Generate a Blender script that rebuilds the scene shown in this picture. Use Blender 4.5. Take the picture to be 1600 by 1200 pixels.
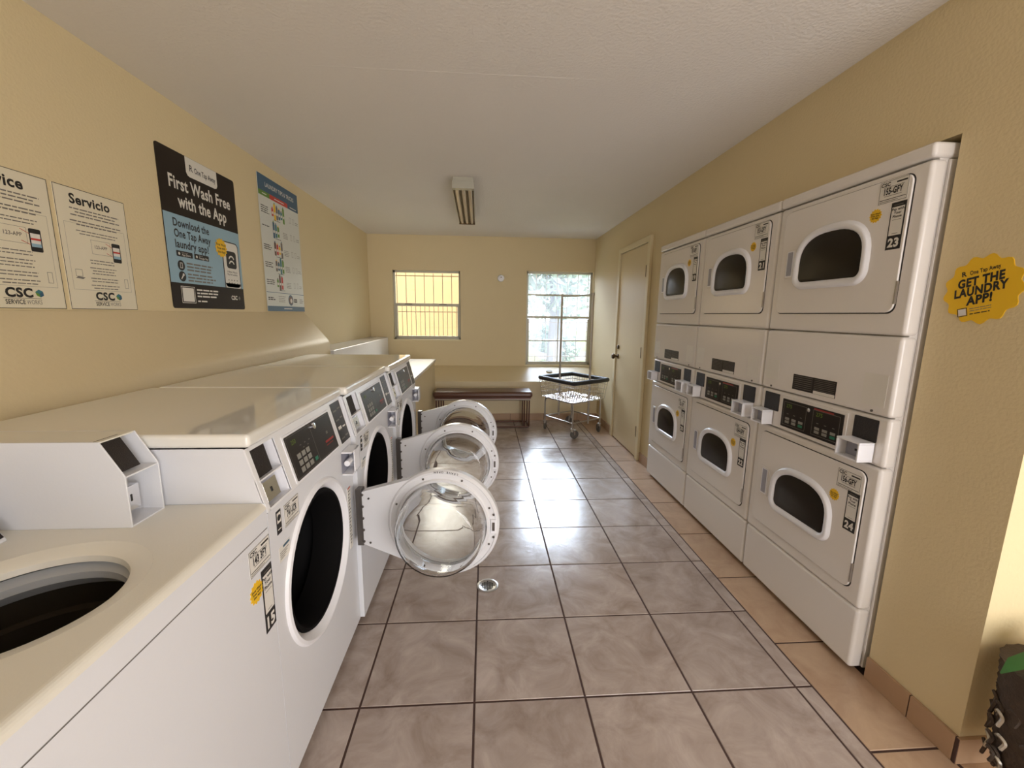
import bpy, math, random
from mathutils import Vector, Matrix
random.seed(7)
for o in list(bpy.data.objects): bpy.data.objects.remove(o)
SC = bpy.context.scene
COL = SC.collection
PI = math.pi

# ------------------------------------------------------------------ camera
cam_data = bpy.data.cameras.new('camera')
cam_data.sensor_width = 36.0
cam_data.lens = 644.0 / 1600.0 * 36.0
cam_data.clip_start = 0.02
cam = bpy.data.objects.new('camera', cam_data); COL.objects.link(cam)
RT = ((0.9979085, -0.0634818, 0.0121938), (0.0646263, 0.9839652, -0.1662406), (-0.0014450, 0.1666809, 0.9860098))
M = Matrix.Identity(4)
for r in range(3):
    M[r][0] = RT[0][r]; M[r][1] = RT[2][r]; M[r][2] = -RT[1][r]
M[0][3], M[1][3], M[2][3] = 0.0386, -1.3044, 1.4066
cam.matrix_world = M
SC.camera = cam

# ------------------------------------------------------------------ world, sun, daylight
SC.view_settings.view_transform = 'Standard'
SC.view_settings.look = 'None'
SC.view_settings.gamma = 1.0
SC.view_settings.use_curve_mapping = False
SC.view_settings.exposure = -0.56
world = bpy.data.worlds.new('sky'); SC.world = world
world.use_nodes = True
wn = world.node_tree
bg = wn.nodes['Background']
sky = wn.nodes.new('ShaderNodeTexSky')
sky.sky_type = 'PREETHAM'
sky.turbidity = 3.5
sky.sun_direction = (0.35, -0.55, 0.76)
wmix = wn.nodes.new('ShaderNodeMixRGB'); wmix.inputs[0].default_value = 0.55
wmix.inputs[2].default_value = (0.86, 0.93, 1.0, 1)
wn.links.new(sky.outputs[0], wmix.inputs[1]); wn.links.new(wmix.outputs[0], bg.inputs[0])
bg.inputs[1].default_value = 5.5

def light(name, kind, loc, rot, energy, color, size=None, size_y=None, portal=False):
    d = bpy.data.lights.new(name, kind); d.energy = energy; d.color = color
    if kind == 'AREA':
        d.shape = 'RECTANGLE'; d.size = size; d.size_y = size_y
        if portal: d.cycles.is_portal = True
    o = bpy.data.objects.new(name, d); COL.objects.link(o)
    o.location = loc; o.rotation_euler = rot
    return o
sun = light('sun', 'SUN', (3, -6, 9), (math.radians(38), 0, math.radians(28)), 7.0, (1.0, 0.95, 0.86))
sun.data.angle = math.radians(0.6)
# daylight entering through the open entrance behind the camera
light('daylight_entrance', 'AREA', (1.85, -3.38, 1.15), (math.radians(90), 0, math.radians(0)), 112, (1.0, 0.972, 0.945), 2.3, 2.1)
# area lamps added to boost each window's daylight, tilted down below the camera's view
for nm, x, z, w_, h_, e_, c_ in (('added_window_light_left', -0.76, 1.78, 0.9, 1.0, 26, (1.0, 0.94, 0.84)), ('added_window_light_right', 1.06, 1.66, 0.9, 1.3, 50, (0.80, 0.88, 1.0))):
    sl = light(nm, 'AREA', (x, 5.02, z), (math.radians(-90 + 34), 0, 0), e_, c_, w_, h_); sl.data.spread = math.radians(62)

# ------------------------------------------------------------------ materials
def mat(name, color, rough=0.5, metal=0.0, bump=0.0, bscale=80.0, var=0.0, vscale=3.0, coat=0.0, emis=None, estr=0.0, spec=0.5, detail=3.0):
    m = bpy.data.materials.new(name); m.use_nodes = True
    nt = m.node_tree; b = nt.nodes['Principled BSDF']
    b.inputs['Base Color'].default_value = (*color, 1)
    b.inputs['Roughness'].default_value = rough
    b.inputs['Metallic'].default_value = metal
    b.inputs['Specular IOR Level'].default_value = spec
    b.inputs['Coat Weight'].default_value = coat
    b.inputs['Coat Roughness'].default_value = 0.05
    tc = nt.nodes.new('ShaderNodeTexCoord')
    nz = nt.nodes.new('ShaderNodeTexNoise'); nz.inputs['Scale'].default_value = vscale; nz.inputs['Detail'].default_value = 5
    nt.links.new(tc.outputs['Object'], nz.inputs['Vector'])
    mx = nt.nodes.new('ShaderNodeMixRGB'); v = max(var, 0.015)
    mx.inputs[1].default_value = (*[c * (1 - v) for c in color], 1)
    mx.inputs[2].default_value = (*[min(1, c * (1 + v)) for c in color], 1)
    nt.links.new(nz.outputs['Fac'], mx.inputs[0]); nt.links.new(mx.outputs[0], b.inputs['Base Color'])
    if bump > 0:
        n2 = nt.nodes.new('ShaderNodeTexNoise'); n2.inputs['Scale'].default_value = bscale; n2.inputs['Detail'].default_value = detail
        nt.links.new(tc.outputs['Object'], n2.inputs['Vector'])
        bp = nt.nodes.new('ShaderNodeBump'); bp.inputs['Strength'].default_value = bump; bp.inputs['Distance'].default_value = 0.01
        nt.links.new(n2.outputs['Fac'], bp.inputs['Height']); nt.links.new(bp.outputs[0], b.inputs['Normal'])
    if emis:
        b.inputs['Emission Color'].default_value = (*emis, 1); b.inputs['Emission Strength'].default_value = estr
    return m
def srgb(r, g, b):
    f = lambda c: (c / 255 / 12.92) if c <= 10 else ((c / 255 + 0.055) / 1.055) ** 2.4
    return (f(r), f(g), f(b))

WALL = mat('wall_paint', srgb(221, 203, 161), 0.6, bump=0.16, bscale=90, var=0.02)
WALLG = mat('wall_paint_gloss', srgb(220, 202, 162), 0.42, bump=0.12, bscale=45, var=0.02)
CEIL = mat('ceiling_texture', srgb(230, 224, 216), 0.8, bump=0.3, bscale=75, var=0.02, detail=6)
GROUT = mat('grout', srgb(72, 50, 42), 0.85, bump=0.2, bscale=200)
ENAMEL = mat('white_enamel', srgb(234, 234, 236), 0.2, bump=0.015, bscale=30)
ENAMELF = mat('white_enamel_front', srgb(224, 225, 229), 0.27, bump=0.02, bscale=160)
ENAMELD = mat('dryer_enamel', srgb(234, 229, 224), 0.17, bump=0.02, bscale=260)
CREAM = mat('top_enamel', srgb(236, 234, 226), 0.06, coat=0.4, bump=0.002, bscale=8)
DECK = mat('washer_deck', srgb(228, 224, 212), 0.3, bump=0.04, bscale=260)
PLAST = mat('white_plastic', srgb(238, 238, 242), 0.28)
PLASTG = mat('grey_plastic', srgb(158, 158, 170), 0.35)
PLASTB = mat('door_ring_plastic', srgb(226, 226, 228), 0.26)
DARKP = mat('dark_panel', srgb(34, 27, 25), 0.3, spec=0.3)
VENT = mat('dark_vent', srgb(34, 26, 22), 0.6, bump=0.3, bscale=300)
BLACK = mat('black_rubber', (0.005, 0.0045, 0.0045), 0.8, spec=0.1)
SEAM = mat('seam_shadow', (0.03, 0.025, 0.022), 0.8)
GAP = mat('panel_joint_grey', srgb(150, 147, 142), 0.7)
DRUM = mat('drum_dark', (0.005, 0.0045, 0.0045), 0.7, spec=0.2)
BASKET = mat('wash_basket_steel', srgb(88, 78, 66), 0.35, metal=0.7)
TUBP = mat('tub_plastic', srgb(176, 178, 180), 0.4)
DOME = mat('dryer_window_glass', srgb(34, 27, 17), 0.32, spec=0.25)
CHROME = mat('chrome', (0.82, 0.82, 0.84), 0.16, metal=1.0)
CHROMED = mat('dull_chrome', (0.50, 0.47, 0.44), 0.3, metal=1.0)
STEEL = mat('steel_screw', srgb(105, 100, 96), 0.4, metal=0.6)
BROWN = mat('brown_vinyl', srgb(92, 60, 44), 0.32, bump=0.06, bscale=250)
BRMETAL = mat('brown_metal', srgb(92, 58, 48), 0.35, metal=0.2)
BUMPER = mat('black_bumper', srgb(38, 38, 40), 0.5)
WHEEL = mat('grey_rubber', srgb(92, 88, 84), 0.6)
DOORP = mat('door_paint', srgb(222, 204, 164), 0.4, bump=0.03, bscale=40)
TRIMP = mat('trim_paint', srgb(228, 214, 176), 0.4)
ALU = mat('window_aluminium', srgb(196, 192, 176), 0.4, metal=0.15)
TILEB = mat('base_tile', srgb(178, 146, 116), 0.4, var=0.10, vscale=9, bump=0.05, bscale=60)
INK = mat('black_ink', srgb(30, 27, 26), 0.5)
GREYINK = mat('grey_ink', srgb(120, 114, 106), 0.6)
PAPER = mat('white_label', srgb(226, 222, 214), 0.5)
PAPERY = mat('notice_board', srgb(226, 217, 192), 0.45)
YELLOW = mat('yellow_sticker', srgb(240, 192, 30), 0.5)
BLUE = mat('light_blue_print', srgb(148, 180, 196), 0.4)
DBLUE = mat('dark_blue_print', srgb(56, 92, 118), 0.4)
GREEN = mat('green_print', srgb(96, 140, 50), 0.45)
RED = mat('red_print', srgb(196, 58, 48), 0.45)
TEAL = mat('teal_print', srgb(58, 120, 130), 0.45)
GBTN = mat('green_button', srgb(40, 120, 92), 0.4)
BTN = mat('grey_button', srgb(140, 138, 130), 0.5)
LED = mat('led_digits', srgb(90, 110, 40), 0.5, emis=srgb(130, 160, 40), estr=0.10)
LEDR = mat('red_legend', srgb(150, 40, 34), 0.5)
POSTB = mat('poster_black', srgb(42, 34, 28), 0.5, spec=0.2)
POSTW = mat('poster_white', srgb(226, 222, 212), 0.4)
TIPS = mat('tips_white', srgb(214, 216, 208), 0.3)
FIXT = mat('fixture_enamel', srgb(176, 172, 156), 0.35)
REFL = mat('fixture_reflector', srgb(196, 178, 160), 0.25, metal=0.15)
BRONZE = mat('bronze_metal', srgb(96, 78, 56), 0.35, metal=0.8)
WICKER = mat('wicker', srgb(70, 56, 44), 0.7, bump=0.4, bscale=120, var=0.3, vscale=40)
LEAF = mat('leaf_green', srgb(60, 112, 50), 0.4, var=0.3, vscale=20)
FOIL = mat('silver_ribbon', srgb(190, 184, 172), 0.25, metal=0.6)
LAWN = mat('lawn', srgb(176, 182, 110), 0.9, bump=0.3, bscale=60, var=0.3, vscale=2)
CONC = mat('concrete_path', srgb(225, 220, 210), 0.8, var=0.08)
STUCCO = mat('yellow_stucco', srgb(196, 163, 112), 0.8, bump=0.2, bscale=50)
FOLI = mat('foliage', srgb(175, 188, 165), 0.7, var=0.45, vscale=1.6)
FOLI2 = mat('foliage_grey', srgb(200, 204, 210), 0.7, var=0.35, vscale=1.2)
BARK = mat('bark', srgb(160, 155, 165), 0.8, bump=0.4, bscale=20)
GRILLE = mat('white_iron', srgb(150, 128, 108), 0.5)

def tile_mat(name, ca, cb, rough):
    m = bpy.data.materials.new(name); m.use_nodes = True
    nt = m.node_tree; b = nt.nodes['Principled BSDF']; L = nt.links.new; b.inputs['Specular IOR Level'].default_value = 0.75
    tc = nt.nodes.new('ShaderNodeTexCoord')
    at = nt.nodes.new('ShaderNodeAttribute'); at.attribute_name = 'tile'
    add = nt.nodes.new('ShaderNodeVectorMath'); add.operation = 'MULTIPLY_ADD'
    add.inputs[1].default_value = (37, 53, 11)
    L(at.outputs['Color'], add.inputs[0]); L(tc.outputs['Object'], add.inputs[2])
    n1 = nt.nodes.new('ShaderNodeTexNoise'); n1.inputs['Scale'].default_value = 6; n1.inputs['Detail'].default_value = 8; n1.inputs['Roughness'].default_value = 0.65; n1.inputs['Distortion'].default_value = 0.8
    L(add.outputs[0], n1.inputs['Vector'])
    cr = nt.nodes.new('ShaderNodeValToRGB')
    cr.color_ramp.elements[0].position = 0.32; cr.color_ramp.elements[0].color = (*ca, 1)
    cr.color_ramp.elements[1].position = 0.72; cr.color_ramp.elements[1].color = (*cb, 1)
    L(n1.outputs['Fac'], cr.inputs[0])
    hs = nt.nodes.new('ShaderNodeHueSaturation')
    mp = nt.nodes.new('ShaderNodeMapRange'); mp.inputs[3].default_value = 0.93; mp.inputs[4].default_value = 1.07
    L(at.outputs['Fac'], mp.inputs[0]); L(mp.outputs[0], hs.inputs['Value']); L(cr.outputs[0], hs.inputs['Color'])
    L(hs.outputs[0], b.inputs['Base Color'])
    n2 = nt.nodes.new('ShaderNodeTexNoise'); n2.inputs['Scale'].default_value = 13; n2.inputs['Detail'].default_value = 6; n2.inputs['Distortion'].default_value = 1.6
    L(add.outputs[0], n2.inputs['Vector'])
    bp = nt.nodes.new('ShaderNodeBump'); bp.inputs['Strength'].default_value = 0.22; bp.inputs['Distance'].default_value = 0.003
    L(n2.outputs['Fac'], bp.inputs['Height']); L(bp.outputs[0], b.inputs['Normal'])
    mr = nt.nodes.new('ShaderNodeMapRange'); mr.inputs[3].default_value = rough - 0.06; mr.inputs[4].default_value = rough + 0.12
    L(n1.outputs['Fac'], mr.inputs[0]); L(mr.outputs[0], b.inputs['Roughness'])
    return m
TILE = tile_mat('floor_tile', srgb(154, 136, 125), srgb(194, 179, 169), 0.19)
TILE2 = tile_mat('border_tile', srgb(172, 140, 112), srgb(198, 168, 138), 0.30)

def glass_pane(name, tint, refl=0.08):
    m = bpy.data.materials.new(name); m.use_nodes = True
    nt = m.node_tree; nt.nodes.clear(); L = nt.links.new
    out = nt.nodes.new('ShaderNodeOutputMaterial'); tr = nt.nodes.new('ShaderNodeBsdfTransparent'); gl = nt.nodes.new('ShaderNodeBsdfGlossy')
    tr.inputs[0].default_value = (*tint, 1); gl.inputs['Roughness'].default_value = 0.02
    fr = nt.nodes.new('ShaderNodeFresnel'); fr.inputs[0].default_value = 1.45
    mx = nt.nodes.new('ShaderNodeMixShader')
    L(fr.outputs[0], mx.inputs[0]); L(tr.outputs[0], mx.inputs[1]); L(gl.outputs[0], mx.inputs[2]); L(mx.outputs[0], out.inputs[0])
    return m
PANE = glass_pane('window_glass', (0.93, 0.95, 0.95))
HAZE = glass_pane('dusty_window_glass', (0.90, 0.93, 0.96))
_nt = HAZE.node_tree; _o = [n for n in _nt.nodes if n.type == 'OUTPUT_MATERIAL'][0]; _src = _o.inputs[0].links[0].from_socket
_tl = _nt.nodes.new('ShaderNodeBsdfTranslucent'); _tl.inputs[0].default_value = (0.86, 0.9, 0.97, 1); _mx = _nt.nodes.new('ShaderNodeMixShader'); _mx.inputs[0].default_value = 0.05
_nt.links.new(_src, _mx.inputs[1]); _nt.links.new(_tl.outputs[0], _mx.inputs[2]); _nt.links.new(_mx.outputs[0], _o.inputs[0])
BOWL = bpy.data.materials.new('bowl_glass'); BOWL.use_nodes = True
_b = BOWL.node_tree.nodes['Principled BSDF']
_b.inputs['Base Color'].default_value = (0.97, 0.98, 0.98, 1); _b.inputs['Roughness'].default_value = 0.02
_b.inputs['Transmission Weight'].default_value = 1.0; _b.inputs['IOR'].default_value = 1.32

# ------------------------------------------------------------------ mesh builder
_tc = {}
def text_geo(s, bold, shear):
    k = (s, bold, shear)
    if k in _tc: return _tc[k]
    cu = bpy.data.curves.new('lettering', 'FONT'); cu.body = s; cu.size = 1.0; cu.offset = bold; cu.shear = shear
    cu.resolution_u = 3; cu.align_x = 'LEFT'; cu.space_character = 1.0 + bold * 2.2
    ob = bpy.data.objects.new('lettering', cu)
    me = ob.to_mesh()
    V = [tuple(v.co) for v in me.vertices]; F = [tuple(p.vertices) for p in me.polygons]
    ob.to_mesh_clear(); bpy.data.objects.remove(ob); bpy.data.curves.remove(cu)
    if V:
        x0 = min(v[0] for v in V); x1 = max(v[0] for v in V)
    else: x0 = x1 = 0
    _tc[k] = (V, F, x0, x1)
    return _tc[k]

class MB:
    def __init__(s): s.v = []; s.f = []; s.m = []; s.mats = []; s.M = Matrix.Identity(4); s.attr = []
    def mi(s, m):
        if m not in s.mats: s.mats.append(m)
        return s.mats.index(m)
    def add(s, V, F, m, at=0.0):
        b = len(s.v); s.v += [s.M @ Vector(p) for p in V]
        i = s.mi(m)
        for f in F: s.f.append([b + k for k in f]); s.m.append(i); s.attr.append(at)
    def quad(s, a, b, c, d, m): s.add([a, b, c, d], [(0, 1, 2, 3)], m)
    def box(s, x0, x1, y0, y1, z0, z1, m, at=0.0):
        V = [(x, y, z) for x in (x0, x1) for y in (y0, y1) for z in (z0, z1)]
        s.add(V, [(0, 1, 3, 2), (4, 6, 7, 5), (0, 4, 5, 1), (2, 3, 7, 6), (0, 2, 6, 4), (1, 5, 7, 3)], m, at)
    def prism(s, P, axis, a0, a1, m, caps=True):
        # P polygon in the two remaining axes
        n = len(P)
        def mk(p, a):
            q = list(p); q.insert(axis, a); return tuple(q)
        V = [mk(p, a0) for p in P] + [mk(p, a1) for p in P]
        F = [(i, (i + 1) % n, n + (i + 1) % n, n + i) for i in range(n)]
        if caps: F += [tuple(range(n - 1, -1, -1)), tuple(range(n, 2 * n))]
        s.add(V, F, m)
    def loops(s, Ls, m, close=True, cap0=False, cap1=False):
        n = len(Ls[0]); V = [p for L in Ls for p in L]; F = []
        for j in range(len(Ls) - 1):
            for i in range(n if close else n - 1):
                k = (i + 1) % n; F.append((j * n + i, j * n + k, (j + 1) * n + k, (j + 1) * n + i))
        if cap0: F.append(tuple(range(n - 1, -1, -1)))
        if cap1: F.append(tuple((len(Ls) - 1) * n + i for i in range(n)))
        s.add(V, F, m)
    def lathe(s, prof, c, m, axis='y', n=48, cap0=False, cap1=False):
        Ls = []
        for r, h in prof:
            L = []
            for i in range(n):
                a = 2 * PI * i / n; ca, sa = r * math.cos(a), r * math.sin(a)
                if axis == 'y': L.append((c[0] + ca, c[1] + h, c[2] + sa))
                elif axis == 'z': L.append((c[0] + ca, c[1] + sa, c[2] + h))
                else: L.append((c[0] + h, c[1] + ca, c[2] + sa))
            Ls.append(L)
        s.loops(Ls, m, True, cap0, cap1)
    def tube(s, pts, r, m, n=10, closed=False):
        P = [Vector(p) for p in pts]; N = len(P); Ls = []
        up = None
        for i, p in enumerate(P):
            a = P[(i - 1) % N] if (closed or i > 0) else p
            b = P[(i + 1) % N] if (closed or i < N - 1) else p
            t = (b - a).normalized()
            if up is None:
                up = Vector((0, 0, 1)) if abs(t.z) < 0.9 else Vector((1, 0, 0))
            sd = t.cross(up)
            if sd.length < 1e-4: sd = t.cross(Vector((1, 0.1, 0)))
            sd.normalize(); u2 = sd.cross(t).normalized(); up = u2
            k = 1.0
            if (closed or 0 < i < N - 1):
                d1 = (p - a).normalized(); d2 = (b - p).normalized()
                c = max(0.3, math.sqrt(max(0.0, (1 + d1.dot(d2)) / 2))); k = 1 / c if c > 0.9 else 1.05
            Ls.append([tuple(p + (sd * math.cos(2 * PI * j / n) + u2 * math.sin(2 * PI * j / n)) * r * k) for j in range(n)])
        if closed:
            Ls.append(Ls[0])
            s.loops(Ls, m)
        else: s.loops(Ls, m, True, True, True)
    def text(s, t, x, z, size, m, y=-0.001, bold=0.0, align='C', shear=0.0, sx=1.0, rot=0.0, fit=None):
        V, F, x0, x1 = text_geo(t, bold, shear)
        if fit: sx = fit / max(1e-6, (x1 - x0) * size)
        o = {'C': -(x0 + x1) / 2, 'L': -x0, 'R': -x1}[align]
        c, sn = math.cos(rot), math.sin(rot)
        s.add([(x + ((p[0] + o) * c * sx - p[1] * sn) * size, y, z + ((p[0] + o) * sn * sx + p[1] * c) * size) for p in V], F, m)
    def rect(s, x0, x1, z0, z1, m, y=-0.001):
        s.quad((x0, y, z0), (x1, y, z0), (x1, y, z1), (x0, y, z1), m)
    def poly(s, P, m, y=-0.001):
        s.add([(p[0], y, p[1]) for p in P], [tuple(range(len(P)))], m)
    def disc(s, x, z, r, m, y=-0.001, n=16):
        s.poly([(x + r * math.cos(2 * PI * i / n), z + r * math.sin(2 * PI * i / n)) for i in range(n)], m, y)
    def outline(s, x0, x1, z0, z1, t, m, y=-0.001):
        s.rect(x0, x1, z0, z0 + t, m, y); s.rect(x0, x1, z1 - t, z1, m, y)
        s.rect(x0, x0 + t, z0 + t, z1 - t, m, y); s.rect(x1 - t, x1, z0 + t, z1 - t, m, y)
    def holed(s, x0, x1, z0, z1, c, r, m, plane='xz', d=0.0, n=64):
        # rectangle with a round hole
        In = []; Out = []
        for i in range(n):
            a = 2 * PI * (i + 0.5) / n; ca, sa = math.cos(a), math.sin(a)
            In.append((c[0] + r * ca, c[1] + r * sa))
            tx = ((x1 if ca > 0 else x0) - c[0]) / ca if abs(ca) > 1e-9 else 1e9
            tz = ((z1 if sa > 0 else z0) - c[1]) / sa if abs(sa) > 1e-9 else 1e9
            t = min(tx, tz); Out.append((c[0] + t * ca, c[1] + t * sa))
        # snap nearest to corners
        for cx in (x0, x1):
            for cz in (z0, z1):
                k = min(range(n), key=lambda i: (Out[i][0] - cx) ** 2 + (Out[i][1] - cz) ** 2); Out[k] = (cx, cz)
        f = (lambda p: (p[0], d, p[1])) if plane == 'xz' else (lambda p: (p[0], p[1], d))
        s.loops([[f(p) for p in Out], [f(p) for p in In]], m)
    def build(s, name, parent=None, loc=None, rz=0, bevel=0.0, seg=2, ang=35, merge=False):
        me = bpy.data.meshes.new(name)
        me.from_pydata([tuple(v) for v in s.v], [], s.f)
        for m in s.mats: me.materials.append(m)
        me.polygons.foreach_set('material_index', s.m)
        if any(s.attr):
            ca = me.color_attributes.new('tile', 'FLOAT_COLOR', 'CORNER')
            k = 0
            for p, a in zip(me.polygons, s.attr):
                for li in p.loop_indices:
                    rr = random.Random(int(a * 1e6)); v = rr.random(); ca.data[li].color = (v, (v * 7.3) % 1, (v * 3.7) % 1, 1)
        me.polygons.foreach_set('use_smooth', [True] * len(me.polygons))
        me.set_sharp_from_angle(angle=math.radians(ang))
        me.update()
        o = bpy.data.objects.new(name, me); COL.objects.link(o)
        if parent: o.parent = parent
        if loc: o.location = loc
        o.rotation_euler[2] = rz
        if bevel > 0:
            b = o.modifiers.new('bevel', 'BEVEL'); b.width = bevel; b.segments = seg; b.limit_method = 'ANGLE'; b.angle_limit = math.radians(40); b.harden_normals = True
        return o

def tag(o, label, cat, group=None):
    o['label'] = label; o['category'] = cat
    if group: o['group'] = group
    return o
def thing(name, label, cat, loc=(0, 0, 0), rz=0, group=None):
    o = bpy.data.objects.new(name, None); COL.objects.link(o); o.empty_display_size = 0.1
    o.location = loc; o.rotation_euler = (0, 0, rz)
    return tag(o, label, cat, group)
def struct(mb, name, bevel=0, parent=None, **k):
    o = mb.build(name, parent, bevel=bevel, **k)
    if not parent: o['kind'] = 'structure'
    return o
def rrect(x0, x1, z0, z1, r, n=6):
    P = []
    for cx, cz, a0 in ((x1 - r, z0 + r, -90), (x1 - r, z1 - r, 0), (x0 + r, z1 - r, 90), (x0 + r, z0 + r, 180)):
        for i in range(n + 1):
            a = math.radians(a0 + 90 * i / n); P.append((cx + r * math.cos(a), cz + r * math.sin(a)))
    return P
def arcpath(pts, r, n=5, closed=False):
    # round the corners of a polyline
    P = [Vector(p) for p in pts]; out = []; N = len(P)
    for i in range(N):
        if not closed and i in (0, N - 1): out.append(tuple(P[i])); continue
        a, b, c = P[(i - 1) % N], P[i], P[(i + 1) % N]
        d1 = (a - b); d2 = (c - b); rr = min(r, d1.length * 0.45, d2.length * 0.45)
        p1 = b + d1.normalized() * rr; p2 = b + d2.normalized() * rr
        for k in range(n + 1):
            t = k / n; out.append(tuple(p1 * (1 - t) ** 2 + b * 2 * t * (1 - t) + p2 * t * t))
    return out

# ------------------------------------------------------------------ room
XL, XR, YB, YB2, H = -1.535, 1.555, 4.52, 4.10, 2.44
YC = -0.285           # outside corner of the right wall
YF, XE = -3.4, 3.6    # entrance alcove behind the camera
T = 0.413
# floor: grout bed and individual tiles in one mesh
fl = MB()
fl.box(XL - 0.1, XE + 0.1, YF - 0.1, YB + 0.15, -0.12, -0.002, GROUT, 0.001)
g = 0.003
def tile(x0, x1, y0, y1, m):
    if x1 - x0 < 0.02 or y1 - y0 < 0.02: return
    x0 += g; x1 -= g; y0 += g; y1 -= g; c = 0.0025
    V = [(x0, y0, -0.003), (x1, y0, -0.003), (x1, y1, -0.003), (x0, y1, -0.003), (x0 + c, y0 + c, 0), (x1 - c, y0 + c, 0), (x1 - c, y1 - c, 0), (x0 + c, y1 - c, 0)]
    fl.add(V, [(0, 1, 5, 4), (1, 2, 6, 5), (2, 3, 7, 6), (3, 0, 4, 7), (4, 5, 6, 7)], m, random.random() * 0.9 + 0.05)
XS = 1.306
for j in range(-9, 11):
    y0, y1 = j * T, min((j + 1) * T, YB2)
    if y0 >= YB2: continue
    for i in range(-4, 3):
        tile(max(i * T, XL), (i + 1) * T, y0, y1, TILE)
    tile(3 * T, XS, y0, y1, TILE)
y = -0.245 - 0.456 * 7
while y < YB2:
    x1 = XR if y > -0.3 else XR + 0.02
    tile(XS, 1.555, y, min(y + 0.456, YB2), TILE2)
    y += 0.456
for i in range(5):
    for j in range(-8, 0):
        tile(1.56 + i * T, 1.56 + (i + 1) * T, YC + j * T, YC + (j + 1) * T, TILE2 if j == -1 else TILE)
struct(fl, 'floor')

def wall_with_openings(mb, axis, c0, c1, a0, a1, z0, z1, ops, m):
    """wall slab: axis 'y' -> lies in xz plane between y=c0..c1; 'x' -> between x=c0..c1. ops: (a0,a1,z0,z1)"""
    As = sorted({a0, a1, *[o[0] for o in ops], *[o[1] for o in ops]})
    Zs = sorted({z0, z1, *[o[2] for o in ops], *[o[3] for o in ops]})
    for i in range(len(As) - 1):
        run = None
        for j in range(len(Zs) - 1):
            ca, cz = (As[i] + As[i + 1]) / 2, (Zs[j] + Zs[j + 1]) / 2
            inside = any(o[0] < ca < o[1] and o[2] < cz < o[3] for o in ops)
            if inside: continue
            if axis == 'y': mb.box(As[i], As[i + 1], c0, c1, Zs[j], Zs[j + 1], m)
            else: mb.box(c0, c1, As[i], As[i + 1], Zs[j], Zs[j + 1], m)
W1 = (-1.225, -0.305, 1.05, 1.985)
W2 = (0.61, 1.545, 0.70, 2.0)
w = MB(); wall_with_openings(w, 'y', YB, YB + 0.2, XL - 0.15, XR + 0.75, 0, H, [W1, W2], WALL)
struct(w, 'wall_back')
w = MB(); w.box(XL - 0.15, XL, YF - 0.15, YB + 0.0, 0, H, WALL); struct(w, 'wall_left')
# low furring with a sloping top on the left wall and the long ledge below it
w = MB()
w.prism([(XL, 0), (-1.33, 0), (-1.33, 1.135), (-1.338, 1.16), (-1.36, 1.19), (XL, 1.405)], 1, YF, 2.44, WALLG)
struct(w, 'trim_1', bevel=0.006)
w = MB()
w.prism([(XL, 0), (-1.30, 0), (-1.30, 1.075), (XL, 1.085)], 1, 2.44, YB2 + 0.4, ENAMEL)
struct(w, 'trim_2', bevel=0.006)
# thicker lower back wall with a sloping ledge
w = MB()
w.prism([(YB2, 0), (YB2, 0.525), (YB, 0.688), (YB, 0)], 0, -1.30, XR, WALLG)
struct(w, 'trim_3', bevel=0.006)
# right wall with the dryer niche
NY0, NY1, NZ = 0.03, 2.185, 1.995
w = MB()
wall_with_openings(w, 'x', XR, XR + 0.12, YC, YB, 0, H, [(NY0, NY1, 0, NZ)], WALL)
struct(w, 'wall_right')
w = MB()
w.box(XR + 0.12, XR + 0.86, NY0 - 0.12, NY0, 0, NZ, WALL); w.box(XR + 0.12, XR + 0.86, NY1, NY1 + 0.12, 0, NZ, WALL)
w.box(XR + 0.86, XR + 0.98, NY0 - 0.12, NY1 + 0.12, 0, H, WALL); w.box(XR + 0.12, XR + 0.86, NY0 - 0.12, NY1 + 0.12, NZ, NZ + 0.1, WALL)
struct(w, 'wall_niche')
w = MB(); w.box(XR + 0.12, XE + 0.1, YC, YC + 0.12, 0, H, WALL); struct(w, 'wall_alcove')
w = MB(); w.box(XE, XE + 0.12, YF, YC, 0, H, WALL); struct(w, 'wall_entrance')
w = MB(); wall_with_openings(w, 'y', YF - 0.12, YF, XL - 0.15, XE + 0.12, 0, H, [(0.65, 3.05, 0.0, 2.25)], WALL)
struct(w, 'wall_front')
# ceiling slab with two faint board seams; unseen entrance overhang added to block sun
c = MB(); c.box(XL - 0.4, XE + 0.5, YF - 1.5, YB + 0.6, H, H + 0.25, CEIL)
c.box(-0.75, 0.55, 0.698, 0.701, H - 0.0006, H + 0.001, CEIL)
c.box(-1.40, 0.9, 1.985, 1.989, H - 0.0006, H + 0.001, CEIL)
struct(c, 'ceiling')
# tile skirtings
def skirting(name, pts, h=0.092, t=0.012, L=0.456, start=0.0):
    b = MB(); (xa, ya), (xb, yb) = pts
    d = Vector((xb - xa, yb - ya)); n = d.length; d.normalize(); nn = Vector((-d.y, d.x)); s0 = -start
    while s0 < n:
        a, e = max(0, s0) + 0.002, min(n, s0 + L) - 0.002
        if e - a > 0.02:
            p, q = Vector((xa, ya)) + d * a, Vector((xa, ya)) + d * e
            P = [p, q, q + nn * t, p + nn * t]
            b.prism([(v.x, v.y) for v in P], 2, 0, h, TILEB)
        s0 += L
    p, q = Vector((xa, ya)), Vector((xb, yb)); P = [p, q, q + nn * (t - 0.002), p + nn * (t - 0.002)]
    b.prism([(v.x, v.y) for v in P], 2, 0, h - 0.001, GROUT)
    return struct(b, name, bevel=0.0015)
skirting('baseboard_right_near', ((XR, YC), (XR, NY0)), start=0.31)
skirting('baseboard_right_middle', ((XR, NY1), (XR, 2.485)), start=0.1)
skirting('baseboard_right_far', ((XR, 3.405), (XR, YB2)), start=0.2)
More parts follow.
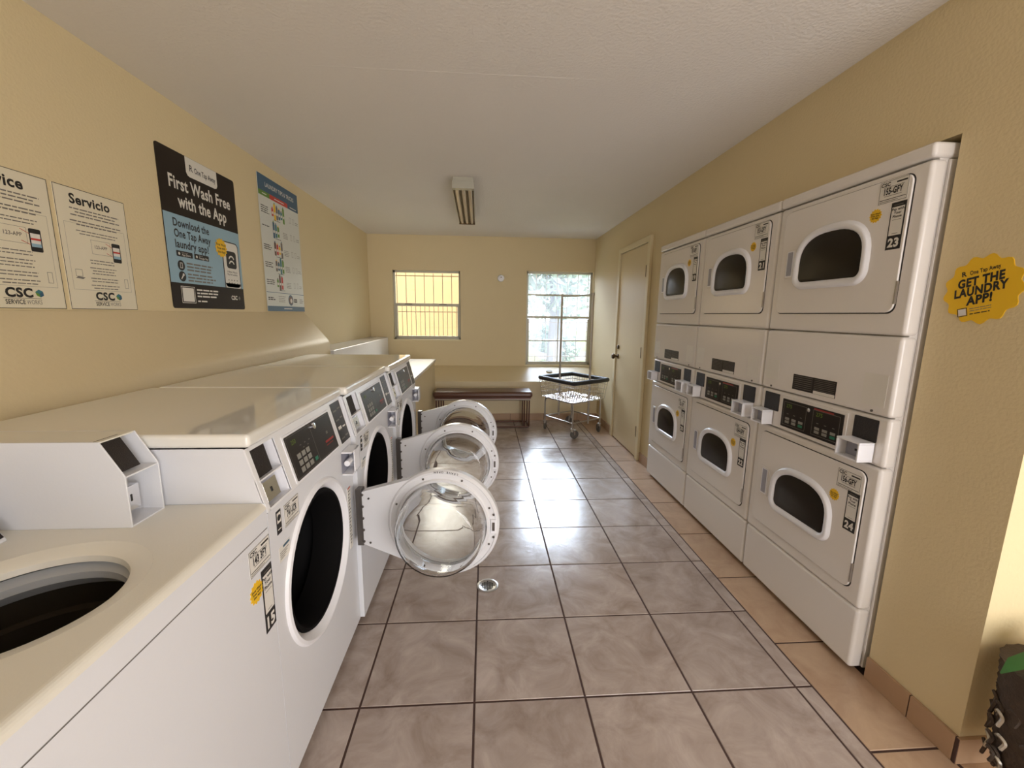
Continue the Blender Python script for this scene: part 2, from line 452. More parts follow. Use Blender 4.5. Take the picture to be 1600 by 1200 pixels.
skirting('baseboard_back', ((XR - 0.013, YB2), (-0.62, YB2)), start=0.2)
skirting('baseboard_alcove', ((XE, YC), (XR - 0.012, YC)), start=0.1)

# ------------------------------------------------------------------ door in the right wall
DY0, DY1, DZ = 2.555, 3.33, 2.075
d = MB(); L_ = XR - 0.016
d.box(L_, XR + 0.002, DY0, DY1, 0.012, DZ, DOORP)
dl = struct(d, 'door_1', bevel=0.003)
d = MB()
ya, yb, yc, yd = DY0 - 0.065, DY0 - 0.003, DY1 + 0.003, DY1 + 0.065
d.prism([(ya, 0), (yb, 0), (yb, DZ + 0.004), (yc, DZ + 0.004), (yc, 0), (yd, 0), (yd, DZ + 0.06), (ya, DZ + 0.06)], 0, XR - 0.03, XR, TRIMP)
d.build('door_frame', dl, bevel=0.005)
for z in (0.28, 1.06, 1.82):
    h = MB(); h.box(L_ - 0.008, L_, DY0 - 0.004, DY0 + 0.022, z - 0.05, z + 0.05, BRONZE); h.tube([(L_ - 0.012, DY0 - 0.002, z - 0.052), (L_ - 0.012, DY0 - 0.002, z + 0.052)], 0.006, BRONZE)
    h.build('hinge', dl)
h = MB(); h.lathe([(0.026, 0), (0.026, -0.008), (0.012, -0.012), (0.012, -0.035), (0.026, -0.045), (0.03, -0.058), (0.022, -0.072), (0.0, -0.075)], (L_, DY1 - 0.065, 0.955), BRONZE, 'x', 24)
h.build('door_knob', dl)
h = MB(); h.lathe([(0.022, 0), (0.022, -0.012), (0.016, -0.016), (0.0, -0.016)], (L_, DY1 - 0.065, 1.06), BRONZE, 'x', 24)
h.build('deadbolt', dl)

# ------------------------------------------------------------------ windows
def window(name, W, rails, depth=0.07, glass=PANE):
    x0, x1, z0, z1 = W; f = MB(); y0, y1 = YB + depth, YB + depth + 0.035; t = 0.028
    f.box(x0, x0 + t, y0, y1, z0, z1, ALU); f.box(x1 - t, x1, y0, y1, z0, z1, ALU)
    f.box(x0, x1, y0, y1, z0, z0 + t, ALU); f.box(x0, x1, y0, y1, z1 - t, z1, ALU)
    o = struct(f, name, bevel=0.002)
    for z, h, dd in rails:
        r = MB(); r.box(x0 + t, x1 - t, y0 - dd, y1 - 0.005, z - h / 2, z + h / 2, ALU); r.build('window_rail', o, bevel=0.002)
    s = MB(); s.box(x0 + t, x0 + t + 0.02, y0 - 0.012, y0 + 0.01, z0 + t, (z0 + z1) / 2, ALU); s.box(x1 - t - 0.02, x1 - t, y0 - 0.012, y0 + 0.01, z0 + t, (z0 + z1) / 2, ALU)
    s.box(x0 + t, x1 - t, y0 - 0.012, y0 + 0.01, z0 + t, z0 + t + 0.018, ALU); s.build('sash', o, bevel=0.002)
    s = MB(); s.box(x0 - 0.01, x1 + 0.01, YB - 0.012, y0, z0 - 0.018, z0 + 0.001, TRIMP)
    s.build('window_sill', o, bevel=0.003)
    p = MB(); p.box(x0 + t * 0.6, x1 - t * 0.6, y0 + 0.014, y0 + 0.018, z0 + t * 0.6, z1 - t * 0.6, glass); p.build('pane', o)
    return o
w1 = window('window_1', W1, [(1.525, 0.04, 0.012)])
for x in (-1.02, -0.55):
    s = MB(); s.box(x - 0.05, x + 0.05, YB + 0.045, YB + 0.06, 1.528, 1.538, STEEL); s.build('sash_latch', w1)
w2 = window('window_2', W2, [(1.685, 0.02, 0.004), (1.375, 0.03, 0.012), (1.045, 0.016, 0.004)], glass=HAZE)
s = MB(); s.box(1.07, 1.082, YB + 0.07, YB + 0.1, 0.73, 1.36, ALU); s.build('muntin', w2)
# security grilles outside
def grille(W, n, rails, label, picket=None):
    gr = thing('security_grille', label, 'window grille', ((W[0] + W[1]) / 2, YB + 0.26, W[2]), 0, 'iron grilles outside the windows')
    hw = (W[1] - W[0]) / 2 + 0.04; hh = W[3] - W[2]
    for z in rails:
        b = MB(); b.box(-hw, hw, -0.006, 0.006, z - W[2] - 0.006, z - W[2] + 0.006, GRILLE); b.build('rail', gr)
    for i in range(n):
        x = -hw + 0.05 + (2 * hw - 0.1) * i / (n - 1)
        b = MB(); b.tube([(x, 0, -0.02), (x, 0, hh + 0.02)], 0.0055, GRILLE, 6); b.build('bar', gr)
        if picket and i < n - 1:
            x2 = x + (2 * hw - 0.1) / (n - 1) / 2; b = MB(); b.tube([(x2, 0, -0.02), (x2, 0, picket - W[2])], 0.0045, GRILLE, 6); b.lathe([(0.008, 0), (0.0, 0.03)], (x2, 0, picket - W[2]), GRILLE, 'z', 6)
            b.build('picket', gr)
    for sx in (-hw, hw):
        for zz in (0.05, hh - 0.07):
            b = MB(); b.box(sx - 0.006, sx + 0.006, -0.06, 0.006, zz, zz + 0.02, GRILLE); b.build('bracket', gr)
grille(W1, 8, (1.93, 1.43, 1.08), 'iron grille with short pickets outside the yellow-lit left window', picket=1.50)
grille(W2, 7, (1.3, 0.80), 'plain iron bar grille outside the tall right window')

# ------------------------------------------------------------------ outdoors
o = MB(); o.box(-15, 18, YB + 0.2, 40, -0.3, -0.15, LAWN); struct(o, 'lawn')
o = MB(); o.box(-15, 1.6, YB + 0.25, YB + 2.4, -0.149, -0.12, CONC); o.box(2.0, 18, 13.0, 16.0, -0.149, -0.12, CONC); struct(o, 'path')
bd = thing('neighbouring_building', 'sunlit yellow stucco building wall seen through the left window', 'building', (-3.9, 8.0, -0.15))
o = MB(); o.box(-4.5, 3.95, 0, 3.0, 0, 4.2, STUCCO); o.build('wall', bd)
o = MB(); o.box(-4.9, 4.3, -0.4, 3.4, 4.2, 4.35, TRIMP); o.build('roof', bd, bevel=0.02)
o = MB(); o.box(3.965, 4.03, -0.06, 0.02, 0, 4.2, TRIMP); o.build('corner_trim', bd)
def leafcloud(mb, c, r, n, m, size=0.09):
    for _ in range(n):
        u = Vector((random.gauss(0, 1), random.gauss(0, 1), random.gauss(0, 1))).normalized() * (random.random() ** 0.4)
        p = Vector((c[0] + u.x * r[0], c[1] + u.y * r[1], c[2] + u.z * r[2]))
        a = Vector((random.gauss(0, 1), random.gauss(0, 1), random.gauss(0, 1))).normalized(); b = a.orthogonal().normalized()
        s = size * (0.6 + random.random()); mb.add([p - a * s, p + b * s * 0.4, p + a * s, p - b * s * 0.4], [(0, 1, 2, 3)], m)
def tree(x, y, h, r, label, m, n=2600):
    t = thing('garden_tree', label, 'tree', (x, y, -0.15), 0, 'trees beyond the right window')
    b = MB(); b.loops([[(rr * math.cos(2 * PI * i / 10) + dx, rr * math.sin(2 * PI * i / 10), z) for i in range(10)] for rr, dx, z in ((0.22, 0, 0), (0.16, 0.03, h * 0.3), (0.12, -0.04, h * 0.6), (0.05, 0, h * 0.9))], BARK, True, True, True)
    for k in range(5):
        a = k * 1.3; b.tube([(0, 0, h * 0.4), (math.cos(a) * r * 0.4, math.sin(a) * r * 0.4, h * 0.6), (math.cos(a) * r * 0.7, math.sin(a) * r * 0.7, h * 0.8)], 0.04, BARK, 6)
    b.build('trunk', t)
    b = MB(); leafcloud(b, (0, 0, h * 0.68), (r, r, h * 0.45), n, m, 0.13); b.build('crown', t)
tree(1.75, 8.9, 5.4, 1.3, 'leafy tree with a pale trunk at the left of the tall window view', FOLI)
tree(5.2, 13.6, 7.5, 3.0, 'tall greyish tree filling the upper view of the right window', FOLI2, 4200)
tree(1.4, 20.5, 8.0, 3.2, 'distant tree behind the pale-trunked one', FOLI2, 3000)
tree(10.5, 22.0, 8.0, 3.6, 'farthest tree to the right beyond the lawn', FOLI, 3000)
def shrub(x, y, r, label):
    b = MB(); leafcloud(b, (0, 0, r * 0.8), (r, r, r * 0.8), 1500, FOLI, 0.08)
    t = b.build('garden_shrub', loc=(x, y, -0.15)); tag(t, label, 'shrub', 'shrubs on the lawn')
shrub(2.6, 12.2, 0.6, 'round green shrub near the pale trunk on the lawn')
shrub(2.6, 16.0, 0.8, 'smaller shrub farther out on the lawn edge')

# ------------------------------------------------------------------ sticker helpers (machine front plane is y = 0, outward is -y)
def card(par, cx, cz, w, h, code, y=0.0):
    b = MB(); b.box(cx - w / 2, cx + w / 2, y - 0.0008, y, cz - h / 2, cz + h / 2, PAPER); yy = y - 0.0012; yt = y - 0.0016
    b.outline(cx - w / 2, cx + w / 2, cz - h / 2, cz + h / 2, w * 0.012, INK, yy)
    b.text('CSC', cx - w * 0.46, cz + h * 0.27, h * 0.24, INK, yt, 0.03, 'L')
    b.rect(cx + w * 0.08, cx + w * 0.45, cz + h * 0.32, cz + h * 0.39, INK, yy)
    b.text(code, cx, cz - h * 0.12, h * 0.42, INK, yt, 0.035, 'C', fit=w * 0.66)
    b.rect(cx - w * 0.36, cx + w * 0.36, cz + h * 0.21, cz + h * 0.225, INK, yy)
    b.rect(cx - w * 0.30, cx + w * 0.30, cz - h * 0.21, cz - h * 0.185, GREYINK, yy)
    b.rect(cx - w * 0.46, cx + w * 0.46, cz - h * 0.36, cz - h * 0.33, INK, yy); b.rect(cx - w * 0.46, cx + w * 0.2, cz - h * 0.44, cz - h * 0.415, GREYINK, yy)
    return b.build('identification_card', par)
def numtag(par, cx, cz, w, h, num, y=0.0):
    b = MB(); b.box(cx - w / 2, cx + w / 2, y - 0.0008, y, cz - h / 2, cz + h / 2, INK); yy = y - 0.0012; yt = y - 0.0016
    b.rect(cx - w * 0.42, cx + w * 0.42, cz - h * 0.20, cz + h * 0.40, PAPER, yy)
    for i, t in enumerate(('Pay with', 'Your', 'Phone')): b.text(t, cx, cz + h * (0.325 - 0.075 * i), h * 0.075, INK, yt, 0.03)
    b.rect(cx - w * 0.3, cx + w * 0.3, cz + h * 0.125, cz + h * 0.132, INK, yt)
    b.rect(cx - w * 0.2, cx + w * 0.2, cz - h * 0.165, cz - h * 0.155, GREYINK, yt)
    b.rect(cx - w * 0.3, cx + w * 0.3, cz + h * 0.435, cz + h * 0.445, GREYINK, yt)
    b.text(num, cx, cz - h * 0.44, h * 0.25, PAPER, yt, 0.045, 'C', fit=w * 0.74)
    return b.build('number_sticker', par)
def burst_poly(cx, cz, r, n=14, amp=0.09):
    return [(cx + r * (1 + amp * math.cos(n * a)) * math.cos(a), cz + r * (1 + amp * math.cos(n * a)) * math.sin(a)) for a in [2 * PI * i / (n * 6) for i in range(n * 6)]]
def burst(par, cx, cz, r, y=0.0, name='promo_sticker'):
    b = MB(); b.prism(burst_poly(cx, cz, r), 1, y - 0.0008, y, YELLOW)
    for i, t in enumerate(('First Wash', 'Free with', 'the App')): b.text(t, cx, cz + r * (0.18 - 0.32 * i), r * 0.34, INK, y - 0.0014, 0.02)
    return b.build(name, par)

# ------------------------------------------------------------------ stacked dryers
def loaf(x0, x1, z0, z1, n=40, rb=0.045, k=2.55):
    """flat-bottomed, domed outline"""
    P = []; cx = (x0 + x1) / 2; hw = (x1 - x0) / 2; zc = z0 + (z1 - z0) * 0.40; 
    m = n // 2
    for i in range(m + 1):
        a = PI * i / m; c, s_ = math.cos(a), math.sin(a)
        P.append((cx + hw * math.copysign(abs(c) ** (2 / k), c), zc + (z1 - zc) * abs(s_) ** (2 / k)))
    for i in range(m // 2):   # bottom-left corner
        a = PI + (PI / 2) * (i + 0.5) / (m // 2); P.append((x0 + rb + rb * math.cos(a), z0 + rb + rb * math.sin(a)))
    for i in range(m // 2):
        a = 1.5 * PI + (PI / 2) * (i + 0.5) / (m // 2); P.append((x1 - rb + rb * math.cos(a), z0 + rb + rb * math.sin(a)))
    return P
def dryer_door(root, name, x0, x1, z0, z1, wx0, wx1, wz0, wz1, hz0, hz1, cd, num, ccz, ncz, bcz):
    b = MB(); b.prism(rrect(x0 - 0.002, x1 + 0.0025, z0 - 0.0045, z1 + 0.0025, 0.031), 1, -0.0012, 0.001, SEAM)
    b.build('door_gap_shade', root)  # dark plate painted in for the shade in the gap around the door
    b = MB(); b.prism(rrect(x0, x1, z0, z1, 0.03), 1, -0.009, -0.001, ENAMELD)
    d = b.build('door', root, bevel=0.003)
    Y = -0.009
    b = MB(); L = lambda e, y: [(p[0], y, p[1]) for p in loaf(wx0 + e, wx1 - e, wz0 + e, wz1 - e, rb=max(0.012, 0.06 - e))]
    b.loops([L(0, Y), L(0.006, Y - 0.012), L(0.012, Y - 0.015), L(0.023, Y - 0.014), L(0.030, Y - 0.009), L(0.034, Y - 0.002)], PLAST)
    b.build('window_ring', d, ang=50)
    b = MB(); b.loops([L(0.033, Y - 0.004), L(0.042, Y - 0.007)], DOME, cap1=True); b.build('window_glass', d)
    b = MB(); hx0, hx1 = x0 + 0.040, x0 + 0.098
    b.box(hx0, hx1, Y - 0.004, Y, hz0, hz1, ENAMELD); b.rect(hx0 + 0.006, hx1 - 0.008, hz0 + 0.006, hz1 - 0.006, PLAST, Y - 0.0045)
    b.box(hx0 + 0.012, hx1 - 0.016, Y - 0.0065, Y - 0.004, hz0 + 0.012, hz1 - 0.010, PLASTG)
    b.build('pull_handle', d, bevel=0.002)
    b = MB(); b.box(x1 - 0.002, x1 + 0.003, -0.0105, -0.002, z0 + 0.03, z0 + 0.11, CHROMED); b.build('hinge', d)
    card(d, x1 - 0.065, ccz, 0.105, 0.075, cd, Y); numtag(d, x1 - 0.036, ncz, 0.054, 0.162, num, Y); burst(d, x1 - 0.122, bcz, 0.023, Y)
def coin_box(root, x0, x1, z0, z1, depth):
    b = MB(); t = 0.007
    b.box(x0, x1, -depth, 0, z1 - t, z1, PLAST); b.box(x0, x1, -depth, 0, z0, z0 + t, PLAST)
    b.box(x0, x0 + t, -depth, 0, z0 + t, z1 - t, PLAST); b.box(x1 - t, x1, -depth, 0, z0 + t, z1 - t, PLAST)
    o = b.build('coin_box', root, bevel=0.002)
    b = MB(); b.box(x0 + t, x1 - t, -0.022, -0.004, z0 + t, z1 - t, PLASTG); b.box((x0 + x1) / 2 - 0.004, (x0 + x1) / 2 + 0.012, -0.0235, -0.022, z0 + 0.03, z0 + 0.038, INK)
    b.build('coin_plate', o)
def stack_dryer(k, nums, cards, label):
    W = 0.704; r = thing('stacked_dryer', label, 'tumble dryer', (1.495, 0.752 + 0.71 * k, 0), -PI / 2, 'double-stacked tumble dryers along the right wall')
    b = MB()
    b.box(0.012, W - 0.012, 0.03, 0.74, 0.02, 1.96, ENAMELD); b.build('cabinet_core', r)
    def panel(name, z0, z1, y0=0.0, m=ENAMELD, bev=0.014):
        b = MB(); b.box(0.001, W - 0.001, y0, 0.055, z0, z1, m); return b.build(name, r, bevel=bev, seg=4)
    panel('toe_panel', 0.022, 0.278, 0.002); panel('lower_front_panel', 0.281, 0.858)
    panel('control_housing', 0.861, 1.048, 0.004); panel('middle_panel', 1.052, 1.345, -0.002); panel('upper_front_panel', 1.349, 1.925)
    b = MB(); b.box(0.0, W, -0.004, 0.72, 1.93, 1.978, ENAMELD); b.build('top_cap', r, bevel=0.012, seg=4)
    for nm, x0, x1 in (('side_panel', 0.0015, 0.011), ('side_panel', W - 0.011, W - 0.0015)):
        b = MB(); b.box(x0, x1, 0.060, 0.74, 0.02, 1.926, ENAMELD); b.build(nm, r, bevel=0.002)
    for z in (0.02,):
        for x in (0.05, W - 0.05):
            b = MB(); b.lathe([(0.02, -0.02), (0.02, 0.0), (0.008, 0.0), (0.008, 0.02)], (x, 0.08, 0.02), STEEL, 'z', 12, True); b.build('levelling_foot', r)
    X = lambda yw: 0.752 - yw
    dryer_door(r, 'lower', X(0.700), X(0.097), 0.342, 0.826, X(0.585), X(0.212), 0.455, 0.708, 0.50, 0.645, cards[1], nums[1], 0.768, 0.652, 0.686)
    dryer_door(r, 'upper', X(0.702), X(0.100), 1.430, 1.900, X(0.605), X(0.219), 1.535, 1.800, 1.592, 1.722, cards[0], nums[0], 1.858, 1.733, 1.784)
    # controls
    b = MB(); b.box(0.155, 0.532, 0.0005, 0.004, 0.872, 1.032, ENAMELD); b.box(0.170, 0.518, -0.003, 0.003, 0.884, 1.020, DARKP)
    cp = b.build('control_panel', r, bevel=0.0015)
    b = MB(); y = -0.0036
    for x0 in (0.182, 0.362):
        b.outline(x0, x0 + 0.142, 0.896, 1.008, 0.0018, GREYINK, y)
        b.text('275', x0 + 0.035, 0.982, 0.024, LED, y - 0.0004, 0.01)
        for c in range(3):
            for q in range(2):
                m = GBTN if (c == 2 and q == 0) else BTN
                b.box(x0 + 0.018 + c * 0.042, x0 + 0.044 + c * 0.042, y - 0.001, y, 0.906 + q * 0.016, 0.918 + q * 0.016, m)
            b.rect(x0 + 0.024 + c * 0.042, x0 + 0.036 + c * 0.042, 0.950, 0.953, GREYINK, y)
    b.rect(0.364, 0.47, 1.0085, 1.015, LEDR, y); b.build('display_and_keys', cp)
    b = MB(); b.lathe([(0.009, 0), (0.009, -0.008), (0.0, -0.009)], (0.343, -0.003, 1.000), CHROME, 'y', 16); b.build('key_lock', cp)
    for x0, x1, z0, z1 in ((0.034, 0.138, 0.944, 1.032), (0.560, 0.662, 0.948, 1.034)):
        b = MB(); b.prism(rrect(x0, x1, z0, z1, 0.004, 3), 1, 0.0015, 0.006, VENT); b.build('card_reader_blank', r)
    coin_box(r, 0.018, 0.108, 0.872, 0.945, 0.055); coin_box(r, 0.560, 0.662, 0.872, 0.948, 0.062)
    b = MB(); b.box(0.218, 0.461, -0.003, -0.002, 1.076, 1.147, DARKP)
    for q in range(7): b.rect(0.224, 0.335, 1.085 + q * 0.009, 1.087 + q * 0.009, GREYINK, -0.0034); b.rect(0.345, 0.455, 1.094 + q * 0.0075, 1.0955 + q * 0.0075, GREYINK, -0.0034)
    b.rect(0.345, 0.459, 1.077, 1.090, PAPER, -0.0037); b.build('warning_label', r)
    for x0, x1, z0, z1 in ((0.03, 0.118, 1.10, 1.20), (0.58, 0.675, 1.085, 1.205)):
        b = MB(); b.box(x0, x1, -0.0027, -0.002, z0, z1, PAPER); b.build('blank_label', r)
    for x in (0.075, 0.63):
        b = MB(); b.lathe([(0.005, 0), (0.005, -0.003), (0, -0.003)], (x, -0.002, 1.066), STEEL, 'y', 10); b.build('screw', r)
stack_dryer(0, ('23', '24'), ('155-GFY', '156-GFY'), 'white stacked dryer numbered 23 and 24, nearest, beside the yellow wall sticker')
stack_dryer(1, ('21', '22'), ('153-GFY', '154-GFY'), 'white stacked dryer numbered 21 and 22, middle of the three')
stack_dryer(2, ('19', '20'), ('151-GFY', '152-GFY'), 'white stacked dryer numbered 19 and 20, beside the cream door')

# ------------------------------------------------------------------ front-loading washers
def frame_mat(o, x, y, z):
    m = Matrix.Identity(4)
    for i, c in enumerate((x, y, z)):
        c = Vector(c).normalized()
        for j in range(3): m[j][i] = c[j]
    for j in range(3): m[j][3] = o[j]
    return m
def front_loader(k, loc, ang, label, code, lettering):
    W = 0.700
    r = thing('front_load_washer', label, 'washing machine', loc, PI / 2, 'open front-loading washers along the left wall')
    cx, cz, R = 0.341, 0.566, 0.233
    b = MB()
    prof = [(0.0, 0.03), (0.0, 0.885), (0.045, 1.062), (0.77, 1.062), (0.77, 0.03)]
    xl = 0.022 if k == 0 else 0.0
    for x, m in ((xl, 0), (W, 1)):
        b.add([(x, p[0], p[1]) for p in prof], [tuple(range(5)) if m else tuple(range(4, -1, -1))], ENAMELF)
    b.quad((xl, 0.77, 0.03), (W, 0.77, 0.03), (W, 0.77, 1.062), (xl, 0.77, 1.062), ENAMELF)
    b.quad((xl, 0, 0.03), (xl, 0.77, 0.03), (W, 0.77, 0.03), (W, 0, 0.03), ENAMELF)
    b.holed(xl, W, 0.03, 0.885, (cx, cz), R + 0.037, ENAMELF, 'xz', 0.0)
    body = b.build('cabinet', r)
    b = MB(); b.lathe([(R + 0.038, 0.0), (R + 0.032, -0.008), (R + 0.022, -0.010), (R + 0.014, -0.004), (R + 0.007, 0.006), (R, 0.012), (R - 0.002, 0.03)], (cx, 0, cz), PLAST, n=64)
    b.build('door_surround', r)
    b = MB(); b.lathe([(R - 0.001, 0.020), (R - 0.004, 0.006), (R - 0.014, 0.006), (R - 0.022, 0.03), (R - 0.026, 0.08), (R - 0.015, 0.12)], (cx, 0, cz), BLACK, n=64)
    b.build('door_gasket', r)
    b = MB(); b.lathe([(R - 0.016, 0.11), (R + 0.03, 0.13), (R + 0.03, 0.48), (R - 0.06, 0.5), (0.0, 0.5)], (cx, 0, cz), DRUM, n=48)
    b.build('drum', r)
    b = MB(); b.box((0.016 if k == 0 else -0.001), W - 0.001, 0.026, 0.775, 1.064, 1.100, CREAM); b.build('top_panel', r, bevel=0.012, seg=4)
    # sloping control fascia
    FM = frame_mat((0, 0, 0.887), (1, 0, 0), (0, 0.175, -0.045), (0, 0.045, 0.175)); Hs = 0.178
    b = MB(); b.M = FM; ox0, ox1, oz0, oz1 = (0.032 if k == 0 else 0.024), 0.160, 0.006, 0.168
    for (x0, x1, z0, z1) in ((xl, ox0 + 0.006 if k == 0 else ox0, 0, Hs), (ox1, W, 0, Hs), (ox0, ox1, 0, oz0), (ox0, ox1, oz1, Hs)): b.box(x0, x1, -0.003, 0.002, z0, z1, ENAMEL)
    fas = b.build('control_fascia', r)
    b = MB(); b.M = FM; D = 0.055
    b.quad((ox0, 0, oz0), (ox0, D, oz0), (ox0, D, oz1), (ox0, 0, oz1), PLAST); b.quad((ox1, 0, oz0), (ox1, 0, oz1), (ox1, D, oz1), (ox1, D, oz0), PLAST)
    b.quad((ox0, 0, oz0), (ox1, 0, oz0), (ox1, D, oz0), (ox0, D, oz0), PLAST); b.quad((ox0, 0, oz1), (ox0, D, oz1), (ox1, D, oz1), (ox1, 0, oz1), PLAST)
    b.quad((ox0, D, oz0), (ox1, D, oz0), (ox1, D, oz1), (ox0, D, oz1), PLAST)
    b.box(ox0, ox1, -0.004, D, 0.082, 0.086, PLAST); b.box(ox0 + 0.002, ox1 - 0.04, 0.006, 0.010, 0.088, oz1 - 0.002, VENT)
    cu = b.build('coin_unit', r)
    b = MB(); b.M = FM; b.box(0.060, 0.128, 0.010, 0.05, 0.014, 0.070, CHROME); b.box(0.088, 0.096, 0.0085, 0.011, 0.034, 0.048, INK)
    b.build('coin_slot', cu, bevel=0.016, seg=5)
    b = MB(); b.M = FM; b.prism(rrect(0.192, 0.556, 0.004, 0.156, 0.006, 3), 1, -0.0055, -0.003, PLAST); b.prism(rrect(0.200, 0.548, 0.010, 0.150, 0.004, 3), 1, -0.007, -0.005, DARKP)
    pn = b.build('control_panel', r)
    b = MB(); b.M = FM @ Matrix.Translation((0.012, 0, -0.010)); y = -0.0076
    b.rect(0.360, 0.362, 0.022, 0.158, GREYINK, y); b.outline(0.192, 0.531, 0.024, 0.156, 0.001, GREYINK, y)
    b.text('250', 0.232, 0.128, 0.02, LED, y, 0.01)
    for i in range(5): b.rect(0.262 + i * 0.016, 0.272 + i * 0.016, 0.112 - (i % 2) * 0.012, 0.115 - (i % 2) * 0.012, GREYINK, y)
    for i in range(3):
        for j in range(3): b.box(0.226 + i * 0.032, 0.249 + i * 0.032, y - 0.001, y, 0.034 + j * 0.022, 0.050 + j * 0.022, BTN)
    b.box(0.330, 0.350, y - 0.001, y, 0.036, 0.048, GBTN)
    b.rect(0.44, 0.515, 0.062, 0.070, LEDR, y); b.rect(0.44, 0.50, 0.052, 0.055, LEDR, y); b.rect(0.465, 0.48, 0.09, 0.10, GREYINK, y)
    b.build('display_and_keys', pn)
    b = MB(); b.M = FM @ Matrix.Translation((0.012, 0, -0.010)); b.lathe([(0.011, 0), (0.011, -0.008), (0.0, -0.009)], (0.382, -0.007, 0.144), CHROME, 'y', 16); b.build('key_lock', pn)
    b = MB(); b.M = FM; b.M = FM @ Matrix.Translation((0.014, 0, -0.002)); b.box(0.575, 0.672, -0.0045, -0.003, 0.006, 0.170, DARKP)
    for j in range(4):
        b.rect(0.585, 0.62, 0.02 + j * 0.038, 0.026 + j * 0.038, GREYINK, -0.005); b.rect(0.63, 0.66, 0.024 + j * 0.038, 0.03 + j * 0.038, PAPER if j == 1 else GREYINK, -0.005)
    b.rect(0.585, 0.618, 0.062, 0.074, PAPER, -0.0052); b.build('instruction_strip', r)
    # dispenser handle
    b = MB(); hx0, hx1, hz0, hz1 = 0.575, 0.672, 0.765, 0.862; t = 0.006; dp = -0.042
    b.box(hx0, hx1, dp, 0, hz1 - t, hz1, PLAST); b.box(hx0, hx1, dp, 0, hz0, hz0 + t, PLAST); b.box(hx1 - t, hx1, dp, 0, hz0, hz1, PLAST)
    b.box(hx0 + 0.035, hx1, dp, dp + 0.006, hz0, hz1, PLAST); b.rect(hx0, hx1, hz0, hz1, PLASTG, -0.001); b.tube([(hx0 + 0.004, -0.02, (hz0 + hz1) / 2), (hx1 - 0.01, -0.02, (hz0 + hz1) / 2)], 0.012, PLAST)
    b.build('dispenser_handle', r, bevel=0.002)
    # labels
    card(r, 0.150, 0.832, 0.088, 0.066, code)
    b = MB(); b.box(0.062, 0.088, -0.0008, 0, 0.800, 0.868, INK); b.rect(0.065, 0.085, 0.832, 0.862, PAPER, -0.0012); b.disc(0.075, 0.847, 0.009, INK, -0.0016); b.rect(0.066, 0.084, 0.812, 0.815, PAPER, -0.0012); b.build('round_mark_label', r)
    b = MB(); b.box(0.062, 0.124, -0.0008, 0, 0.716, 0.760, PAPER); b.rect(0.085, 0.122, 0.751, 0.758, DBLUE, -0.0012)
    for j in range(4): b.rect(0.066, 0.115 - 0.008 * j, 0.742 - j * 0.006, 0.744 - j * 0.006, GREYINK, -0.0012)
    b.build('care_label', r)
    b = MB(); b.box(0.618, 0.652, -0.0025, 0, 0.42, 0.69, PAPER); b.rect(0.618, 0.652, 0.684, 0.690, RED, -0.0029)
    for j in range(18): b.rect(0.622, 0.647 - 0.006 * (j % 3), 0.672 - j * 0.0135, 0.677 - j * 0.0135, GREYINK, -0.0029)
    b.build('warning_label', r)
    for x in (0.06, W - 0.06):
        b = MB(); b.lathe([(0.022, -0.03), (0.022, -0.01), (0.008, -0.01), (0.008, 0.002)], (x, 0.07, 0.03), STEEL, 'z', 12, True); b.build('levelling_foot', r)
    # open door
    hx, hy = 0.671, -0.051
    ca, sa = math.cos(ang), math.sin(ang)
    u = (sa, -ca, 0); n = (-ca, -sa, 0)
    DM = frame_mat((hx, hy, 0), u, (-n[0], -n[1], 0), (0, 0, 1))
    dc, dz, ro = 0.348, 0.540, 0.236
    b = MB(); b.M = DM
    b.lathe([(ro - 0.048, 0.008), (ro - 0.01, 0.008), (ro, -0.004), (ro, -0.030), (ro - 0.007, -0.039), (ro - 0.012, -0.040), (ro - 0.015, -0.037), (ro - 0.036, -0.038), (ro - 0.041, -0.046), (ro - 0.050, -0.046), (ro - 0.053, -0.036), (ro - 0.048, 0.008)], (dc, 0, dz), PLASTB, n=72)
    arc = [(dc + 0.232 * math.cos(a), dz + 0.232 * math.sin(a)) for a in [math.radians(112 + i * 136 / 18) for i in range(19)]]
    arc2 = [(dc + 0.222 * math.cos(a), dz + 0.222 * math.sin(a)) for a in [math.radians(112 + i * 136 / 18) for i in range(19)]]
    P = [(0.006, dz - 0.108), (0.006, dz + 0.128)] + arc2
    b.prism(P, 1, -0.034, 0.004, PLASTB)
    for a in range(0, 360, 45):
        aa = math.radians(a + 22); b.lathe([(0.0045, 0), (0.0045, -0.003), (0, -0.0035)], (dc + (ro - 0.026) * math.cos(aa), -0.0375, dz + (ro - 0.026) * math.sin(aa)), STEEL, n=8)
    for zz in (-0.10, 0.10): b.lathe([(0.0045, 0), (0.0045, -0.003), (0, -0.0035)], (0.035, -0.034, dz + zz), STEEL, n=8)
    door = b.build('door', r)
    b = MB(); b.M = DM
    b.lathe([(ro - 0.050, -0.030), (ro - 0.053, -0.055), (ro - 0.056, -0.100), (ro - 0.062, -0.135), (ro - 0.074, -0.160), (ro - 0.092, -0.170), (ro - 0.112, -0.171), (ro - 0.135, -0.168), (0.0005, -0.164), (0.0005, -0.158), (ro - 0.135, -0.161), (ro - 0.112, -0.164), (ro - 0.093, -0.165), (ro - 0.079, -0.156), (ro - 0.068, -0.133), (ro - 0.062, -0.100), (ro - 0.059, -0.055), (ro - 0.057, -0.030), (ro - 0.050, -0.030)], (dc, 0, dz), BOWL, n=72)
    b.build('glass_bowl', door, ang=80)
    b = MB(); b.M = DM
    b.box(-0.022, 0.004, -0.034, 0.004, dz - 0.116, dz + 0.138, STEEL)
